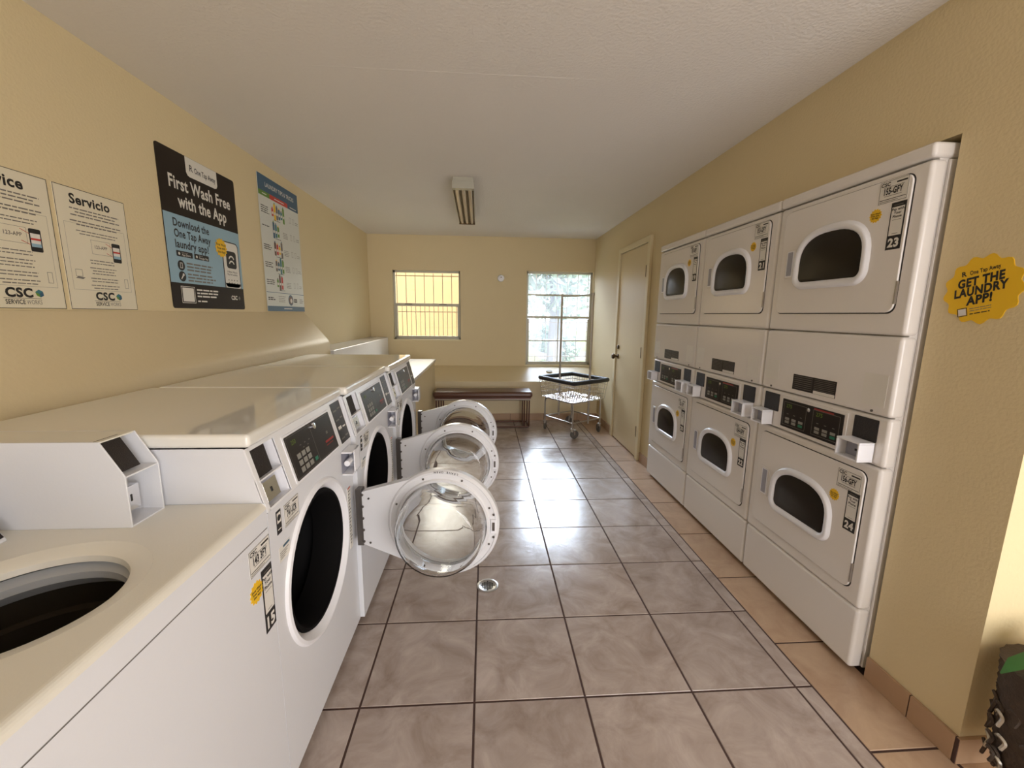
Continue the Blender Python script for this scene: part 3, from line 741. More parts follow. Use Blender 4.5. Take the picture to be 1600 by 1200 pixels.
    for j in range(5): b.lathe([(0.006, 0), (0.006, -0.005), (0, -0.006)], (0.008, -0.034, dz - 0.095 + j * 0.0525), STEEL, n=8)
    b.build('hinge', door, bevel=0.002)
    b = MB(); b.M = DM
    b.box(dc + 0.202, dc + 0.224, -0.044, -0.038, dz - 0.030, dz + 0.030, PLAST); b.box(dc + 0.208, dc + 0.218, -0.047, -0.043, dz - 0.018, dz + 0.018, STEEL)
    b.lathe([(0.005, 0), (0.005, -0.003), (0, -0.0035)], (dc + 0.213, -0.038, dz + 0.05), STEEL, n=8); b.lathe([(0.005, 0), (0.005, -0.003), (0, -0.0035)], (dc + 0.213, -0.038, dz - 0.05), STEEL, n=8)
    b.build('door_catch', door)
    if lettering:
        b = MB(); b.M = DM
        s = 'LEAVE OPEN'
        for i, chx in enumerate(s):
            if chx == ' ': continue
            a = math.radians(74 + i * 2.6); rr = ro - 0.004
            b.text(chx, dc + (rr) * math.cos(a), dz + rr * math.sin(a), 0.0115, INK, -0.0405, 0.02, 'C', rot=a - PI / 2 + PI)
        b.build('lettering', door)
front_loader(0, (-0.530, -0.282, 0), -0.115, 'white front-loading washer with card 741-JCR, nearest of three, round door standing open', '741-JCR', True)
front_loader(1, (-0.512, 0.423, 0), -0.086, 'white front-loading washer in the middle of three, glass door open', '742-JCR', False)
front_loader(2, (-0.495, 1.128, 0), -0.200, 'farthest white front-loading washer, open door near the bench', '743-JCR', False)

# ------------------------------------------------------------------ top-loading washer
W = 0.705; zd = 0.915
r = thing('top_load_washer', 'white top-loading washer numbered 15 with its round tub open, nearest the camera', 'washing machine', (-0.53, -0.967, 0), PI / 2)
b = MB(); b.box(0, W, 0.0, 0.77, 0.03, 0.848, ENAMELF); b.box(0.004, W - 0.004, 0.004, 0.766, 0.848, 0.853, SEAM)
b2 = MB()
b2.quad((0, 0, 0.03), (W, 0, 0.03), (W, 0, 0.848), (0, 0, 0.848), ENAMELF); b2.quad((0, 0.77, 0.03), (0, 0.77, 0.848), (W, 0.77, 0.848), (W, 0.77, 0.03), ENAMELF)
b2.quad((0, 0, 0.03), (0, 0, 0.848), (0, 0.77, 0.848), (0, 0.77, 0.03), ENAMELF); b2.quad((W, 0, 0.03), (W, 0.77, 0.03), (W, 0.77, 0.848), (W, 0, 0.848), ENAMELF)
b2.box(0.002, W - 0.002, 0.0015, 0.01, 0.845, 0.856, GAP)
b2.build('cabinet', r)
cxh, cyh, Rh = 0.353, 0.240, 0.147
b = MB(); rc = 0.016
b.holed(0.0 + rc, W - 0.0, rc, 0.77, (cxh, cyh), Rh + 0.035, DECK, 'xy', zd)
# rolled front edge
pr = [(0.0, 0.851), (0.0, zd - rc)] + [(rc - rc * math.cos(a), zd - rc + rc * math.sin(a)) for a in [PI / 2 * i / 6 for i in range(1, 7)]]
for i in range(len(pr) - 1): b.quad((0, pr[i][0], pr[i][1]), (W, pr[i][0], pr[i][1]), (W, pr[i + 1][0], pr[i + 1][1]), (0, pr[i + 1][0], pr[i + 1][1]), ENAMELF if i == 0 else DECK)
b.quad((0, rc, zd), (rc, rc, zd), (rc, 0.77, zd), (0, 0.77, zd), DECK)
b.quad((W, 0, 0.851), (W, 0.77, 0.851), (W, 0.77, zd), (W, 0, zd), ENAMELF); b.quad((0, 0, 0.851), (0, 0, zd), (0, 0.77, zd), (0, 0.77, 0.851), ENAMELF)
b.lathe([(Rh + 0.035, 0), (Rh + 0.028, -0.002), (Rh + 0.008, -0.006), (Rh, -0.012), (Rh - 0.002, -0.024), (Rh + 0.01, -0.028)], (cxh, cyh, zd), DECK, 'z', 64)
b.build('top_deck', r)
b = MB(); b.lathe([(Rh + 0.03, -0.034), (Rh + 0.012, -0.032), (Rh - 0.004, -0.045), (Rh - 0.004, -0.060), (Rh + 0.02, -0.085)], (cxh, cyh, zd), TUBP, 'z', 64); b.build('tub_ring', r)
b = MB(); b.lathe([(Rh + 0.03, -0.07), (Rh + 0.035, -0.14), (Rh + 0.022, -0.145), (Rh + 0.022, -0.45), (0.0, -0.46)], (cxh, cyh, zd), BASKET, 'z', 64)
b.lathe([(0.06, -0.46), (0.045, -0.30), (0.035, -0.18), (0.0, -0.17)], (cxh, cyh, zd), TUBP, 'z', 24); b.build('wash_basket', r)
# coin meter case running front to back on the deck
b = MB(); x0, x1 = 0.590, 0.688; yf = 0.236; t = 0.004
side = [(0.80, zd), (yf, zd), (yf, zd + 0.122), (yf + 0.045, zd + 0.203), (0.80, zd + 0.203)]
b.prism(side, 0, x0, x0 + t, ENAMELF); b.prism(side, 0, x1 - t, x1, ENAMELF)
b.box(x0 + t, x1 - t, yf + 0.045, 0.80, zd + 0.199, zd + 0.203, DECK)
b.box(x0 + t, x1 - t, yf, 0.80, zd, zd + 0.004, ENAMELF)
b.box(x0 + t, x1 - t, yf + 0.075, yf + 0.079, zd, zd + 0.2, ENAMELF)
b.box(x0 + t, x1 - t, yf, yf + 0.075, zd + 0.118, zd + 0.122, ENAMELF)
mc = b.build('coin_meter_case', r, bevel=0.001)
b = MB(); b.M = frame_mat((0, yf + 0.018, zd + 0.128), (1, 0, 0), (0, 0.081, -0.045), (0, 0.045, 0.081)); b.box(x0 + t, x1 - 0.034, -0.003, 0.0, 0, 0.085, VENT); b.build('card_reader_blank', mc)
b = MB(); b.box(0.612, 0.658, yf + 0.03, yf + 0.073, zd + 0.022, zd + 0.082, CHROME); b.box(0.632, 0.637, yf + 0.029, yf + 0.031, zd + 0.045, zd + 0.062, INK)
b.build('coin_slot', mc, bevel=0.014, seg=5)
# control console at the back
b = MB(); b.prism([(0.450, zd), (0.570, zd + 0.16), (0.80, zd + 0.16), (0.80, zd)], 0, 0.02, 0.548, ENAMELF)
cc = b.build('control_console', r, bevel=0.006)
b = MB(); b.M = frame_mat((0, 0.448, zd + 0.0), (1, 0, 0), (0, 0.16, -0.12), (0, 0.12, 0.16)); b.box(0.04, 0.540, -0.003, 0.0, 0.012, 0.185, DARKP); b.build('control_panel', cc)
card(r, 0.656, 0.797, 0.094, 0.068, '143 3FY'); numtag(r, 0.678, 0.664, 0.050, 0.178, '15'); burst(r, 0.628, 0.716, 0.027)
for x in (0.06, W - 0.06):
    b = MB(); b.lathe([(0.022, -0.03), (0.022, -0.01), (0.008, -0.01), (0.008, 0.002)], (x, 0.07, 0.03), STEEL, 'z', 12, True); b.build('levelling_foot', r)

# ------------------------------------------------------------------ counter block at the far left
ct = thing('folding_counter', 'low yellow-painted block with a white top between the last washer and the back wall', 'counter', (-0.62, 1.95, 0))
b = MB(); b.box(-0.66, 0.0, 0.0, 2.14, 0.0, 0.79, WALLG); b.build('base', ct, bevel=0.01)
b = MB(); b.box(-0.66, 0.012, -0.0, 2.145, 0.792, 0.822, ENAMEL); b.build('top', ct, bevel=0.004)

# ------------------------------------------------------------------ wall notices (local plane y=0 on the wall, outward -y)
def lines(b, x0, x1, z, dz, n, t, m, y, jitter=0.12, center=True):
    rr = random.Random(n * 17 + int(z * 1000))
    for i in range(n):
        k = (x1 - x0) * jitter * rr.random() * 2; a, e = (x0 + k / 2, x1 - k / 2) if center else (x0, x1 - k)
        xx = a
        while xx < e:   # broken into word-like dashes, as the unreadable small print looks
            wd = t * (2.5 + rr.random() * 5); b.rect(xx, min(e, xx + wd), z - i * dz, z - i * dz + t, m, y); xx += wd + t * 0.8
def board(name, w, h, label, loc, m, group=None, th=0.003, rad=0.0):
    r = thing(name, label, 'wall sign', loc, PI / 2, group)
    b = MB()
    if rad: b.prism(rrect(0, w, 0, h, rad), 1, -th, 0, m)
    else: b.box(0, w, -th, 0, 0, h, m)
    b.build('panel', r); return r
def notice(loc, title, label, qr, w=0.302, h=0.455):
    r = board('service_notice', w, h, label, loc, PAPERY, 'white service notices on the left wall')
    b = MB(); y = -0.0035
    b.outline(0.0, w, 0.0, h, 0.002, INK, y); b.text(title, w * 0.47, h * 0.875, 0.050, INK, y, 0.03)
    lines(b, 0.045, w - 0.03, h * 0.83, 0.012, 3, 0.0045, GREYINK, y); lines(b, 0.045, w - 0.03, h * 0.73, 0.012, 2, 0.0045, GREYINK, y); lines(b, 0.06, w - 0.05, h * 0.655, 0.011, 2, 0.0035, GREYINK, y)
    b.outline(0.022, w - 0.02, h * 0.165, h * 0.715, 0.0008, GREYINK, y + 0.0002)
    b.outline(0.12, 0.205, h * 0.48, h * 0.60, 0.001, GREYINK, y); b.text('123-APP', 0.162, h * 0.53, 0.018, GREYINK, y, 0.02, fit=0.055)
    for z0, z1 in ((0.585, 0.555), (0.50, 0.475)): b.quad((0.185, y, h * z0), (0.215, y, h * z1), (0.215, y, h * z1 + 0.002), (0.185, y, h * z0 + 0.002), RED)
    b.poly(rrect(0.212, 0.252, h * 0.43, h * 0.60, 0.005, 3), INK, y - 0.0002); b.rect(0.216, 0.248, h * 0.465, h * 0.565, PAPER, y - 0.0005); b.rect(0.216, 0.248, h * 0.515, h * 0.53, RED, y - 0.0008); b.rect(0.216, 0.248, h * 0.465, h * 0.49, BLUE, y - 0.0008)
    lines(b, 0.095, 0.225, h * 0.42, 0.011, 2, 0.0035, GREYINK, y); lines(b, 0.095, 0.225, h * 0.355, 0.011, 3, 0.0035, GREYINK, y); lines(b, 0.095, 0.225, h * 0.265, 0.011, 2, 0.0035, GREYINK, y); lines(b, 0.095, 0.225, h * 0.205, 0.011, 2, 0.0035, GREYINK, y)
    b.outline(0.252, 0.270, h * 0.20, h * 0.285, 0.0015, GREYINK, y)
    if qr: b.poly([(0.035, h * 0.26), (0.065, h * 0.255), (0.075, h * 0.27), (0.045, h * 0.275)], GREYINK, y); b.outline(0.038, 0.066, h * 0.275, h * 0.335, 0.0015, GREYINK, y)
    b.text('CSC', 0.150, h * 0.085, 0.042, INK, y, 0.045, fit=0.085)
    for P, m in (([(0.200, h * 0.125), (0.213, h * 0.145), (0.226, h * 0.13), (0.213, h * 0.11)], TEAL), ([(0.226, h * 0.13), (0.228, h * 0.10), (0.216, h * 0.085), (0.213, h * 0.11)], DBLUE), ([(0.200, h * 0.125), (0.213, h * 0.11), (0.216, h * 0.085), (0.204, h * 0.10)], GREEN)): b.poly(P, m, y)
    b.rect(0.100, 0.218, h * 0.073, h * 0.076, INK, y); b.text('SERVICE', 0.104, h * 0.032, 0.021, INK, y, 0.02, 'L', fit=0.060); b.text('WORKS', 0.168, h * 0.032, 0.021, GREYINK, y, 0.0, 'L', fit=0.050)
    b.build('print', r)
XW = XL
notice((XW, 0.393, 1.407), 'Servicio', 'white notice titled Servicio, right of the two service notices', True)
notice((XW, 0.072, 1.407), 'Service', 'white notice titled Service, cut off by the left edge of the photo', False)

# black and blue app poster
w_, h_ = 0.625, 0.785
r = board('app_poster', w_, h_, 'black and light blue poster reading First Wash Free with the App', (XW, 0.918, 1.418), POSTB, th=0.004, rad=0.014)
b = MB(); y = -0.0046; y2 = -0.0052; y3 = -0.0058
b.rect(0, w_, h_ * 0.165, h_ * 0.60, BLUE, y)
b.poly([p for p in rrect(w_ * 0.32, w_ * 0.73, h_ * 0.875, h_ * 1.0 + 0.06, 0.025) if p[1] < h_ * 0.95][7:] + [(w_ * 0.32, h_ - 0.001), (w_ * 0.73, h_ - 0.001)] + [p for p in rrect(w_ * 0.32, w_ * 0.73, h_ * 0.875, h_ * 1.0 + 0.06, 0.025) if p[1] < h_ * 0.95][:7][::1] if False else [(w_ * 0.32, h_ - 0.001), (w_ * 0.32, h_ * 0.9), (w_ * 0.335, h_ * 0.881), (w_ * 0.36, h_ * 0.875), (w_ * 0.69, h_ * 0.875), (w_ * 0.715, h_ * 0.881), (w_ * 0.73, h_ * 0.9), (w_ * 0.73, h_ - 0.001)], POSTW, y)
b.text('One Tap Away', w_ * 0.565, h_ * 0.915, 0.040, INK, y2, 0.012, fit=w_ * 0.28)
b.text('R', w_ * 0.385, h_ * 0.915, 0.046, INK, y2, 0.015)
b.text('First Wash Free', w_ * 0.5, h_ * 0.765, 0.088, POSTW, y2, 0.025, fit=w_ * 0.80); b.text('with the App', w_ * 0.5, h_ * 0.655, 0.088, POSTW, y2, 0.025, fit=w_ * 0.64)
for i, (t, f) in enumerate((('Download the', 0.44), ('One Tap Away', 0.45), ('laundry app!', 0.41))): b.text(t, w_ * 0.095, h_ * (0.525 - 0.067 * i), 0.056, INK, y2, 0.022, 'L', fit=w_ * f)
for x0, t1, t2 in ((0.095, 'Download on the', 'App Store'), (0.305, 'GET IT ON', 'Google Play')):
    b.poly(rrect(w_ * x0, w_ * (x0 + 0.19), h_ * 0.335, h_ * 0.372, 0.005, 3), INK, y2); b.text(t1, w_ * (x0 + 0.06), h_ * 0.359, 0.006, POSTW, y3, 0, 'L'); b.text(t2, w_ * (x0 + 0.06), h_ * 0.342, 0.015, POSTW, y3, 0.01, 'L')
    b.disc(w_ * (x0 + 0.03), h_ * 0.353, 0.007, POSTW, y3)
for z, t in ((0.278, 0), (0.208, 1)):
    b.disc(w_ * 0.135, h_ * z, 0.026, INK, y2, 24)
    if t == 0: b.outline(w_ * 0.135 - 0.009, w_ * 0.135 + 0.009, h_ * z - 0.014, h_ * z + 0.014, 0.003, POSTW, y3)
    else: b.quad((w_ * 0.135 - 0.012, y3, h_ * z - 0.012), (w_ * 0.135 - 0.008, y3, h_ * z - 0.016), (w_ * 0.135 + 0.010, y3, h_ * z + 0.004), (w_ * 0.135 + 0.004, y3, h_ * z + 0.010), POSTW); b.disc(w_ * 0.135 + 0.008, h_ * z + 0.009, 0.007, POSTW, y3)
lines(b, w_ * 0.20, w_ * 0.56, h_ * 0.292, 0.0165, 3, 0.008, GREYINK, y2, center=False); lines(b, w_ * 0.20, w_ * 0.58, h_ * 0.222, 0.0165, 3, 0.008, GREYINK, y2, center=False)
b.poly(rrect(w_ * 0.70, w_ * 0.965, h_ * 0.165, h_ * 0.515, 0.03), INK, y2); b.poly([(w_ * 0.70, h_ * 0.165), (w_ * 0.712, h_ * 0.165), (w_ * 0.712, h_ * 0.21), (w_ * 0.70, h_ * 0.21)], INK, y3); b.rect(w_ * 0.953, w_ * 0.965, h_ * 0.165, h_ * 0.21, INK, y3)
b.poly(rrect(w_ * 0.712, w_ * 0.953, h_ * 0.170, h_ * 0.507, 0.026), POSTW, y3); b.rect(w_ * 0.712, w_ * 0.953, h_ * 0.165, h_ * 0.2, POSTW, y3)
b.poly(rrect(w_ * 0.755, w_ * 0.915, h_ * 0.315, h_ * 0.445, 0.018), INK, y3 - 0.0005)
for rr_, cz_ in ((0.030, 0.338), (0.030, 0.375)):
    ce = (w_ * 0.835, h_ * cz_)
    o_ = [(ce[0] + rr_ * math.cos(a), ce[1] + rr_ * math.sin(a)) for a in [math.radians(20 + i * 14) for i in range(11)]]; i_ = [(ce[0] + (rr_ - 0.009) * math.cos(a), ce[1] + (rr_ - 0.009) * math.sin(a)) for a in [math.radians(20 + i * 14) for i in range(11)]]
    for q in range(10): b.poly([o_[q], o_[q + 1], i_[q + 1], i_[q]], POSTW, y3 - 0.001)
b.text('A Better Way to', w_ * 0.832, h_ * 0.282, 0.016, INK, y3 - 0.0005, 0.01, fit=w_ * 0.16); b.text('Pay for Laundry', w_ * 0.832, h_ * 0.262, 0.016, INK, y3 - 0.0005, 0.01, fit=w_ * 0.16)
for q in range(4):
    for s_ in range(2): b.disc(w_ * (0.765 + q * 0.045), h_ * (0.225 - s_ * 0.022), 0.004, INK, y3 - 0.0005, 8)
b.poly(burst_poly(w_ * 0.69, h_ * 0.455, 0.052), YELLOW, y3 - 0.0012)
for i, t in enumerate(('First Wash', 'Free with', 'the App!')): b.text(t, w_ * 0.69, h_ * (0.470 - 0.026 * i), 0.019, INK, y3 - 0.0018, 0.015)
b.outline(w_ * 0.10, w_ * 0.265, h_ * 0.035, h_ * 0.145, 0.003, POSTW, y2); b.rect(w_ * 0.115, w_ * 0.25, h_ * 0.045, h_ * 0.135, POSTW, y2)
lines(b, w_ * 0.29, w_ * 0.60, h_ * 0.122, 0.017, 3, 0.008, POSTW, y2, center=False); lines(b, w_ * 0.29, w_ * 0.45, h_ * 0.045, 0.017, 1, 0.008, POSTW, y2, center=False)
b.text('CSC', w_ * 0.83, h_ * 0.075, 0.034, POSTW, y2, 0.045, fit=w_ * 0.10); b.poly([(w_ * 0.895, h_ * 0.09), (w_ * 0.915, h_ * 0.105), (w_ * 0.932, h_ * 0.09), (w_ * 0.915, h_ * 0.07)], GREYINK, y2)
b.build('print', r)

# laundry tips poster
w_, h_ = 0.612, 0.945
r = board('tips_poster', w_, h_, 'white Laundry Tips and Tricks poster with a dark blue header and product pictures', (XW + 0.004, 1.826, 1.41), TIPS, th=0.003)
b = MB(); y = -0.0036; y2 = -0.0042
b.rect(0, w_, h_ * 0.885, h_, DBLUE, y); b.text('LAUNDRY TIPS & TRICKS', w_ * 0.52, h_ * 0.925, 0.042, PAPER, y2, 0.01, fit=w_ * 0.72)
b.rect(0, w_ * 0.25, h_ * 0.85, h_ * 0.885, GREEN, y); b.rect(w_ * 0.25, w_ * 0.70, h_ * 0.85, h_ * 0.885, RED, y); b.rect(w_ * 0.70, w_, h_ * 0.85, h_ * 0.885, DBLUE, y)
b.rect(w_ * 0.08, w_ * 0.18, h_ * 0.864, h_ * 0.871, PAPER, y2); b.rect(w_ * 0.36, w_ * 0.60, h_ * 0.864, h_ * 0.871, PAPER, y2); b.rect(w_ * 0.76, w_ * 0.94, h_ * 0.864, h_ * 0.871, PAPER, y2)
PC = [RED, GREEN, DBLUE, YELLOW, BROWN, TEAL, GREYINK]
for i, zc in enumerate((0.755, 0.615, 0.475, 0.345, 0.215)):
    lines(b, w_ * 0.03, w_ * 0.22, h_ * (zc + 0.02), 0.014, (4, 1, 3, 3, 3)[i], 0.006, INK, y, center=False)
    for q in range((6, 3, 4, 4, 3)[i]):
        xx = w_ * (0.27 + 0.055 * q); hh = h_ * (0.035 + 0.012 * ((q * 7 + i * 3) % 4))
        m = PC[(q * 3 + i * 2) % 7]
        b.poly(rrect(xx, xx + w_ * 0.045, h_ * zc - hh * 0.7, h_ * zc + hh, 0.006, 3), m, y); b.rect(xx + w_ * 0.012, xx + w_ * 0.033, h_ * zc + hh, h_ * zc + hh + 0.01, PC[(q + i) % 7], y)
        b.rect(xx + w_ * 0.006, xx + w_ * 0.039, h_ * zc - 0.008, h_ * zc + 0.010, PAPER, y2)
    lines(b, w_ * 0.30, w_ * 0.48, h_ * (zc - 0.052), 0.01, 1, 0.004, INK, y)
    if i: lines(b, w_ * 0.52, w_ * 0.66, h_ * (zc + 0.015), 0.012, 4, 0.004, GREYINK, y, center=False)
    for q in range(2): b.outline(w_ * (0.72 + 0.09 * q), w_ * (0.76 + 0.09 * q), h_ * (zc - 0.02), h_ * (zc + 0.025), 0.002, GREYINK, y)
    lines(b, w_ * 0.88, w_ * 0.97, h_ * zc, 0.014, 2, 0.004, GREYINK, y, center=False)
b.rect(0.0, w_, h_ * 0.143, h_ * 0.147, DBLUE, y); b.rect(0, w_, 0, h_ * 0.04, DBLUE, y); b.rect(w_ * 0.4, w_ * 0.62, h_ * 0.018, h_ * 0.024, PAPER, y2)
lines(b, w_ * 0.03, w_ * 0.2, h_ * 0.10, 0.013, 2, 0.007, INK, y, center=False); lines(b, w_ * 0.28, w_ * 0.46, h_ * 0.115, 0.013, 4, 0.004, GREYINK, y, center=False)
b.disc(w_ * 0.60, h_ * 0.092, 0.042, DBLUE, y, 24); b.disc(w_ * 0.60, h_ * 0.092, 0.032, BROWN, y2, 24); b.disc(w_ * 0.61, h_ * 0.088, 0.018, PAPER, y2 - 0.0004, 16)
b.rect(w_ * 0.69, w_ * 0.78, h_ * 0.075, h_ * 0.105, INK, y); b.rect(w_ * 0.70, w_ * 0.77, h_ * 0.088, h_ * 0.093, PAPER, y2); lines(b, w_ * 0.86, w_ * 0.97, h_ * 0.10, 0.013, 3, 0.005, GREYINK, y, center=False)
b.build('print', r)

# yellow burst sign on the right wall
SG = Matrix.Rotation(math.radians(-12), 4, 'Y')
r = thing('burst_sign', 'yellow scalloped wall sticker reading Get the Laundry App, near the dryers', 'wall sign', (XR, -0.107, 1.500), -PI / 2)
b = MB(); b.prism(burst_poly(0, 0, 0.100, 13, 0.06), 1, -0.0025, 0, YELLOW); b.build('panel', r)
b = MB(); b.M = SG; y = -0.003; MAR = INK
b.text('One Tap Away', 0.012, 0.052, 0.018, MAR, y, 0.02, fit=0.078); b.text('R', -0.042, 0.052, 0.021, MAR, y, 0.03)
b.text('GET THE', 0.0, 0.018, 0.036, MAR, y, 0.045, shear=0.15, fit=0.122); b.text('LAUNDRY', -0.003, -0.011, 0.036, MAR, y, 0.045, shear=0.15, fit=0.142); b.text('APP!', -0.008, -0.040, 0.036, MAR, y, 0.045, shear=0.15, fit=0.070)
b.outline(-0.067, -0.040, -0.073, -0.047, 0.002, MAR, y); b.rect(-0.064, -0.043, -0.070, -0.050, PAPER, y - 0.0004)
lines(b, -0.034, 0.038, -0.054, 0.007, 2, 0.002, GREYINK, y, center=False); lines(b, -0.034, 0.018, -0.071, 0.006, 1, 0.003, MAR, y, center=False, jitter=0)
b.build('print', r)

# ------------------------------------------------------------------ round device on the back wall, drain, ceiling light
r = thing('smoke_detector', 'small round white detector on the back wall between the windows', 'detector', (0.250, YB, 1.895))
b = MB(); b.lathe([(0.046, 0), (0.046, -0.018), (0.040, -0.026), (0.0, -0.028)], (0, 0, 0), PLAST, 'y', 32); b.build('housing', r)
b = MB(); b.lathe([(0.008, 0), (0.008, -0.004), (0, -0.004)], (0.004, -0.0275, 0.012), GREYINK, 'y', 16); b.build('test_button', r)
r = thing('cover_plate', 'small grey round patch below the right window behind the cart', 'cover plate', (0.93, 4.36, 0.632))
b = MB(); b.M = Matrix.Rotation(math.radians(-68.7), 4, 'X'); b.lathe([(0.04, 0.004), (0.04, -0.003), (0.03, -0.005), (0.0, -0.005)], (0, 0, 0), mat('grey_patch', srgb(170, 160, 135), 0.6), 'y', 24); b.build('disc', r)
r = thing('floor_drain', 'round metal floor drain in the tile near the open washer doors', 'drain', (0.052, 0.658, 0.0))
b = MB(); b.lathe([(0.056, -0.001), (0.056, 0.002), (0.050, 0.0035), (0.043, 0.003), (0.040, 0.0015), (0.0, 0.0015)], (0, 0, 0), CHROMED, 'z', 32)
b.build('rim', r)
b = MB()
for i in range(-4, 5):
    for j in range(-4, 5):
        if i * i + j * j < 17: b.box(i * 0.0085 - 0.0033, i * 0.0085 + 0.0033, j * 0.0085 - 0.0033, j * 0.0085 + 0.0033, 0.0012, 0.0018, BLACK)
b.build('grate', r)

r = thing('ceiling_light', 'switched-off fluorescent strip fixture on the ceiling', 'ceiling light', (-0.135, 2.08, H), math.radians(1.0))
Lf = 1.30
b = MB(); b.prism([(-0.075, 0), (-0.083, -0.04), (-0.083, -0.055), (0.083, -0.055), (0.083, -0.04), (0.075, 0)], 1, 0.0, Lf, FIXT)
b.build('housing', r, bevel=0.002)
b = MB(); b.prism([(-0.083, -0.03), (-0.085, -0.085), (0.085, -0.085), (0.083, -0.03)], 1, -0.006, 0.05, FIXT); b.build('end_cap', r, bevel=0.002)
b = MB(); b.prism([(-0.083, -0.03), (-0.085, -0.085), (0.085, -0.085), (0.083, -0.03)], 1, Lf - 0.02, Lf + 0.004, BRONZE)
b.build('end_cap', r, bevel=0.002)
for x in (-0.052, 0.0, 0.052):
    b = MB(); b.prism([(x - 0.021, -0.056), (x - 0.017, -0.073), (x - 0.008, -0.080), (x + 0.008, -0.080), (x + 0.017, -0.073), (x + 0.021, -0.056)], 1, 0.05, Lf - 0.02, REFL); b.build('reflector_channel', r)
for x in (-0.079, -0.026, 0.026, 0.079):
    b = MB(); b.box(x - 0.003, x + 0.003, 0.05, Lf - 0.02, -0.078, -0.055, BRONZE); b.build('divider', r)

# ------------------------------------------------------------------ bench
r = thing('bench', 'brown vinyl bench with a brown tube frame against the back wall', 'bench', (0.012, 3.84, 0))
b = MB(); L, D2 = 0.615, 0.155
b.box(-L, L, -D2, D2, 0.385, 0.462, BROWN); b.build('seat_cushion', r, bevel=0.032, seg=5)
b = MB(); b.box(-L + 0.02, L - 0.02, -D2 + 0.02, D2 - 0.02, 0.372, 0.387, BRMETAL); b.build('seat_board', r)
for x in (-L + 0.04, -L + 0.10, L - 0.10, L - 0.04):
    b = MB(); s_ = 1
    b.tube(arcpath([(x, -D2 + 0.025, 0.372), (x, -D2 + 0.025, 0.010), (x, D2 - 0.025, 0.010), (x, D2 - 0.025, 0.372)], 0.03), 0.009, BRMETAL, 8); b.build('leg_loop', r)
for yy, z in ((-D2 + 0.025, 0.013), (D2 - 0.025, 0.013)):
    b = MB(); b.tube([(-L + 0.04, yy, z), (L - 0.04, yy, z)], 0.009, BRMETAL, 8); b.build('lower_rail', r)
b = MB(); b.tube([(-L + 0.03, -D2 + 0.022, 0.362), (L - 0.03, -D2 + 0.022, 0.362)], 0.011, CHROMED, 8); b.build('upper_rail', r)

# ------------------------------------------------------------------ laundry cart
r = thing('laundry_cart', 'chrome wire laundry cart with black bumper and tall hanging bar, under the right window', 'laundry cart', (1.10, 3.555, 0), math.radians(33))
hx, hy, bx, by, zt, zb = 0.284, 0.298, 0.258, 0.270, 0.655, 0.425
b = MB(); b.tube(arcpath([(-hx, -hy, zt), (hx, -hy, zt), (hx, hy, zt), (-hx, hy, zt)], 0.03, closed=True), 0.025, BUMPER, 10, closed=True); b.build('bumper', r)
def ring(t, e=0.0):
    x, y_, z = bx + (hx - bx) * t + e, by + (hy - by) * t + e, zb + (zt - zb) * t
    return [(-x, -y_, z), (x, -y_, z), (x, y_, z), (-x, y_, z)]
b = MB()
for t in (0.0, 0.25, 0.5, 0.75, 0.95): b.tube(ring(t), 0.0042, CHROME, 6, closed=True)
for i in range(15):
    s_ = -1 + 2 * i / 14
    for sg in (-1, 1):
        b.tube([(s_ * bx, sg * by, zb), (s_ * hx, sg * hy, zt)], 0.0026, CHROME, 5); b.tube([(sg * bx, s_ * by, zb), (sg * hx, s_ * hy, zt)], 0.0026, CHROME, 5)
for i in range(19):
    s_ = -1 + 2 * i / 18; b.tube([(s_ * bx, -by, zb), (s_ * bx, by, zb)], 0.0042, CHROME, 5); b.tube([(-bx, s_ * by, zb + 0.004), (bx, s_ * by, zb + 0.004)], 0.0042, CHROME, 5)
b.build('wire_basket', r)
fx, fy, zf = 0.230, 0.240, 0.18
b = MB()
for sx in (-1, 1):
    b.tube(arcpath([(sx * fx, -fy, 0.115), (sx * fx, -fy, zb - 0.012), (sx * fx, fy, zb - 0.012), (sx * fx, fy, 0.115)], 0.05), 0.010, CHROMED, 10)
    b.tube([(sx * fx, -fy, zf), (sx * fx, fy, zf)], 0.008, CHROMED, 8); b.tube([(-fx, sx * fy, zf), (fx, sx * fy, zf)], 0.008, CHROMED, 8); b.tube([(-fx, sx * fy, zb - 0.012), (fx, sx * fy, zb - 0.012)], 0.007, CHROMED, 8)
b.build('base_frame', r)
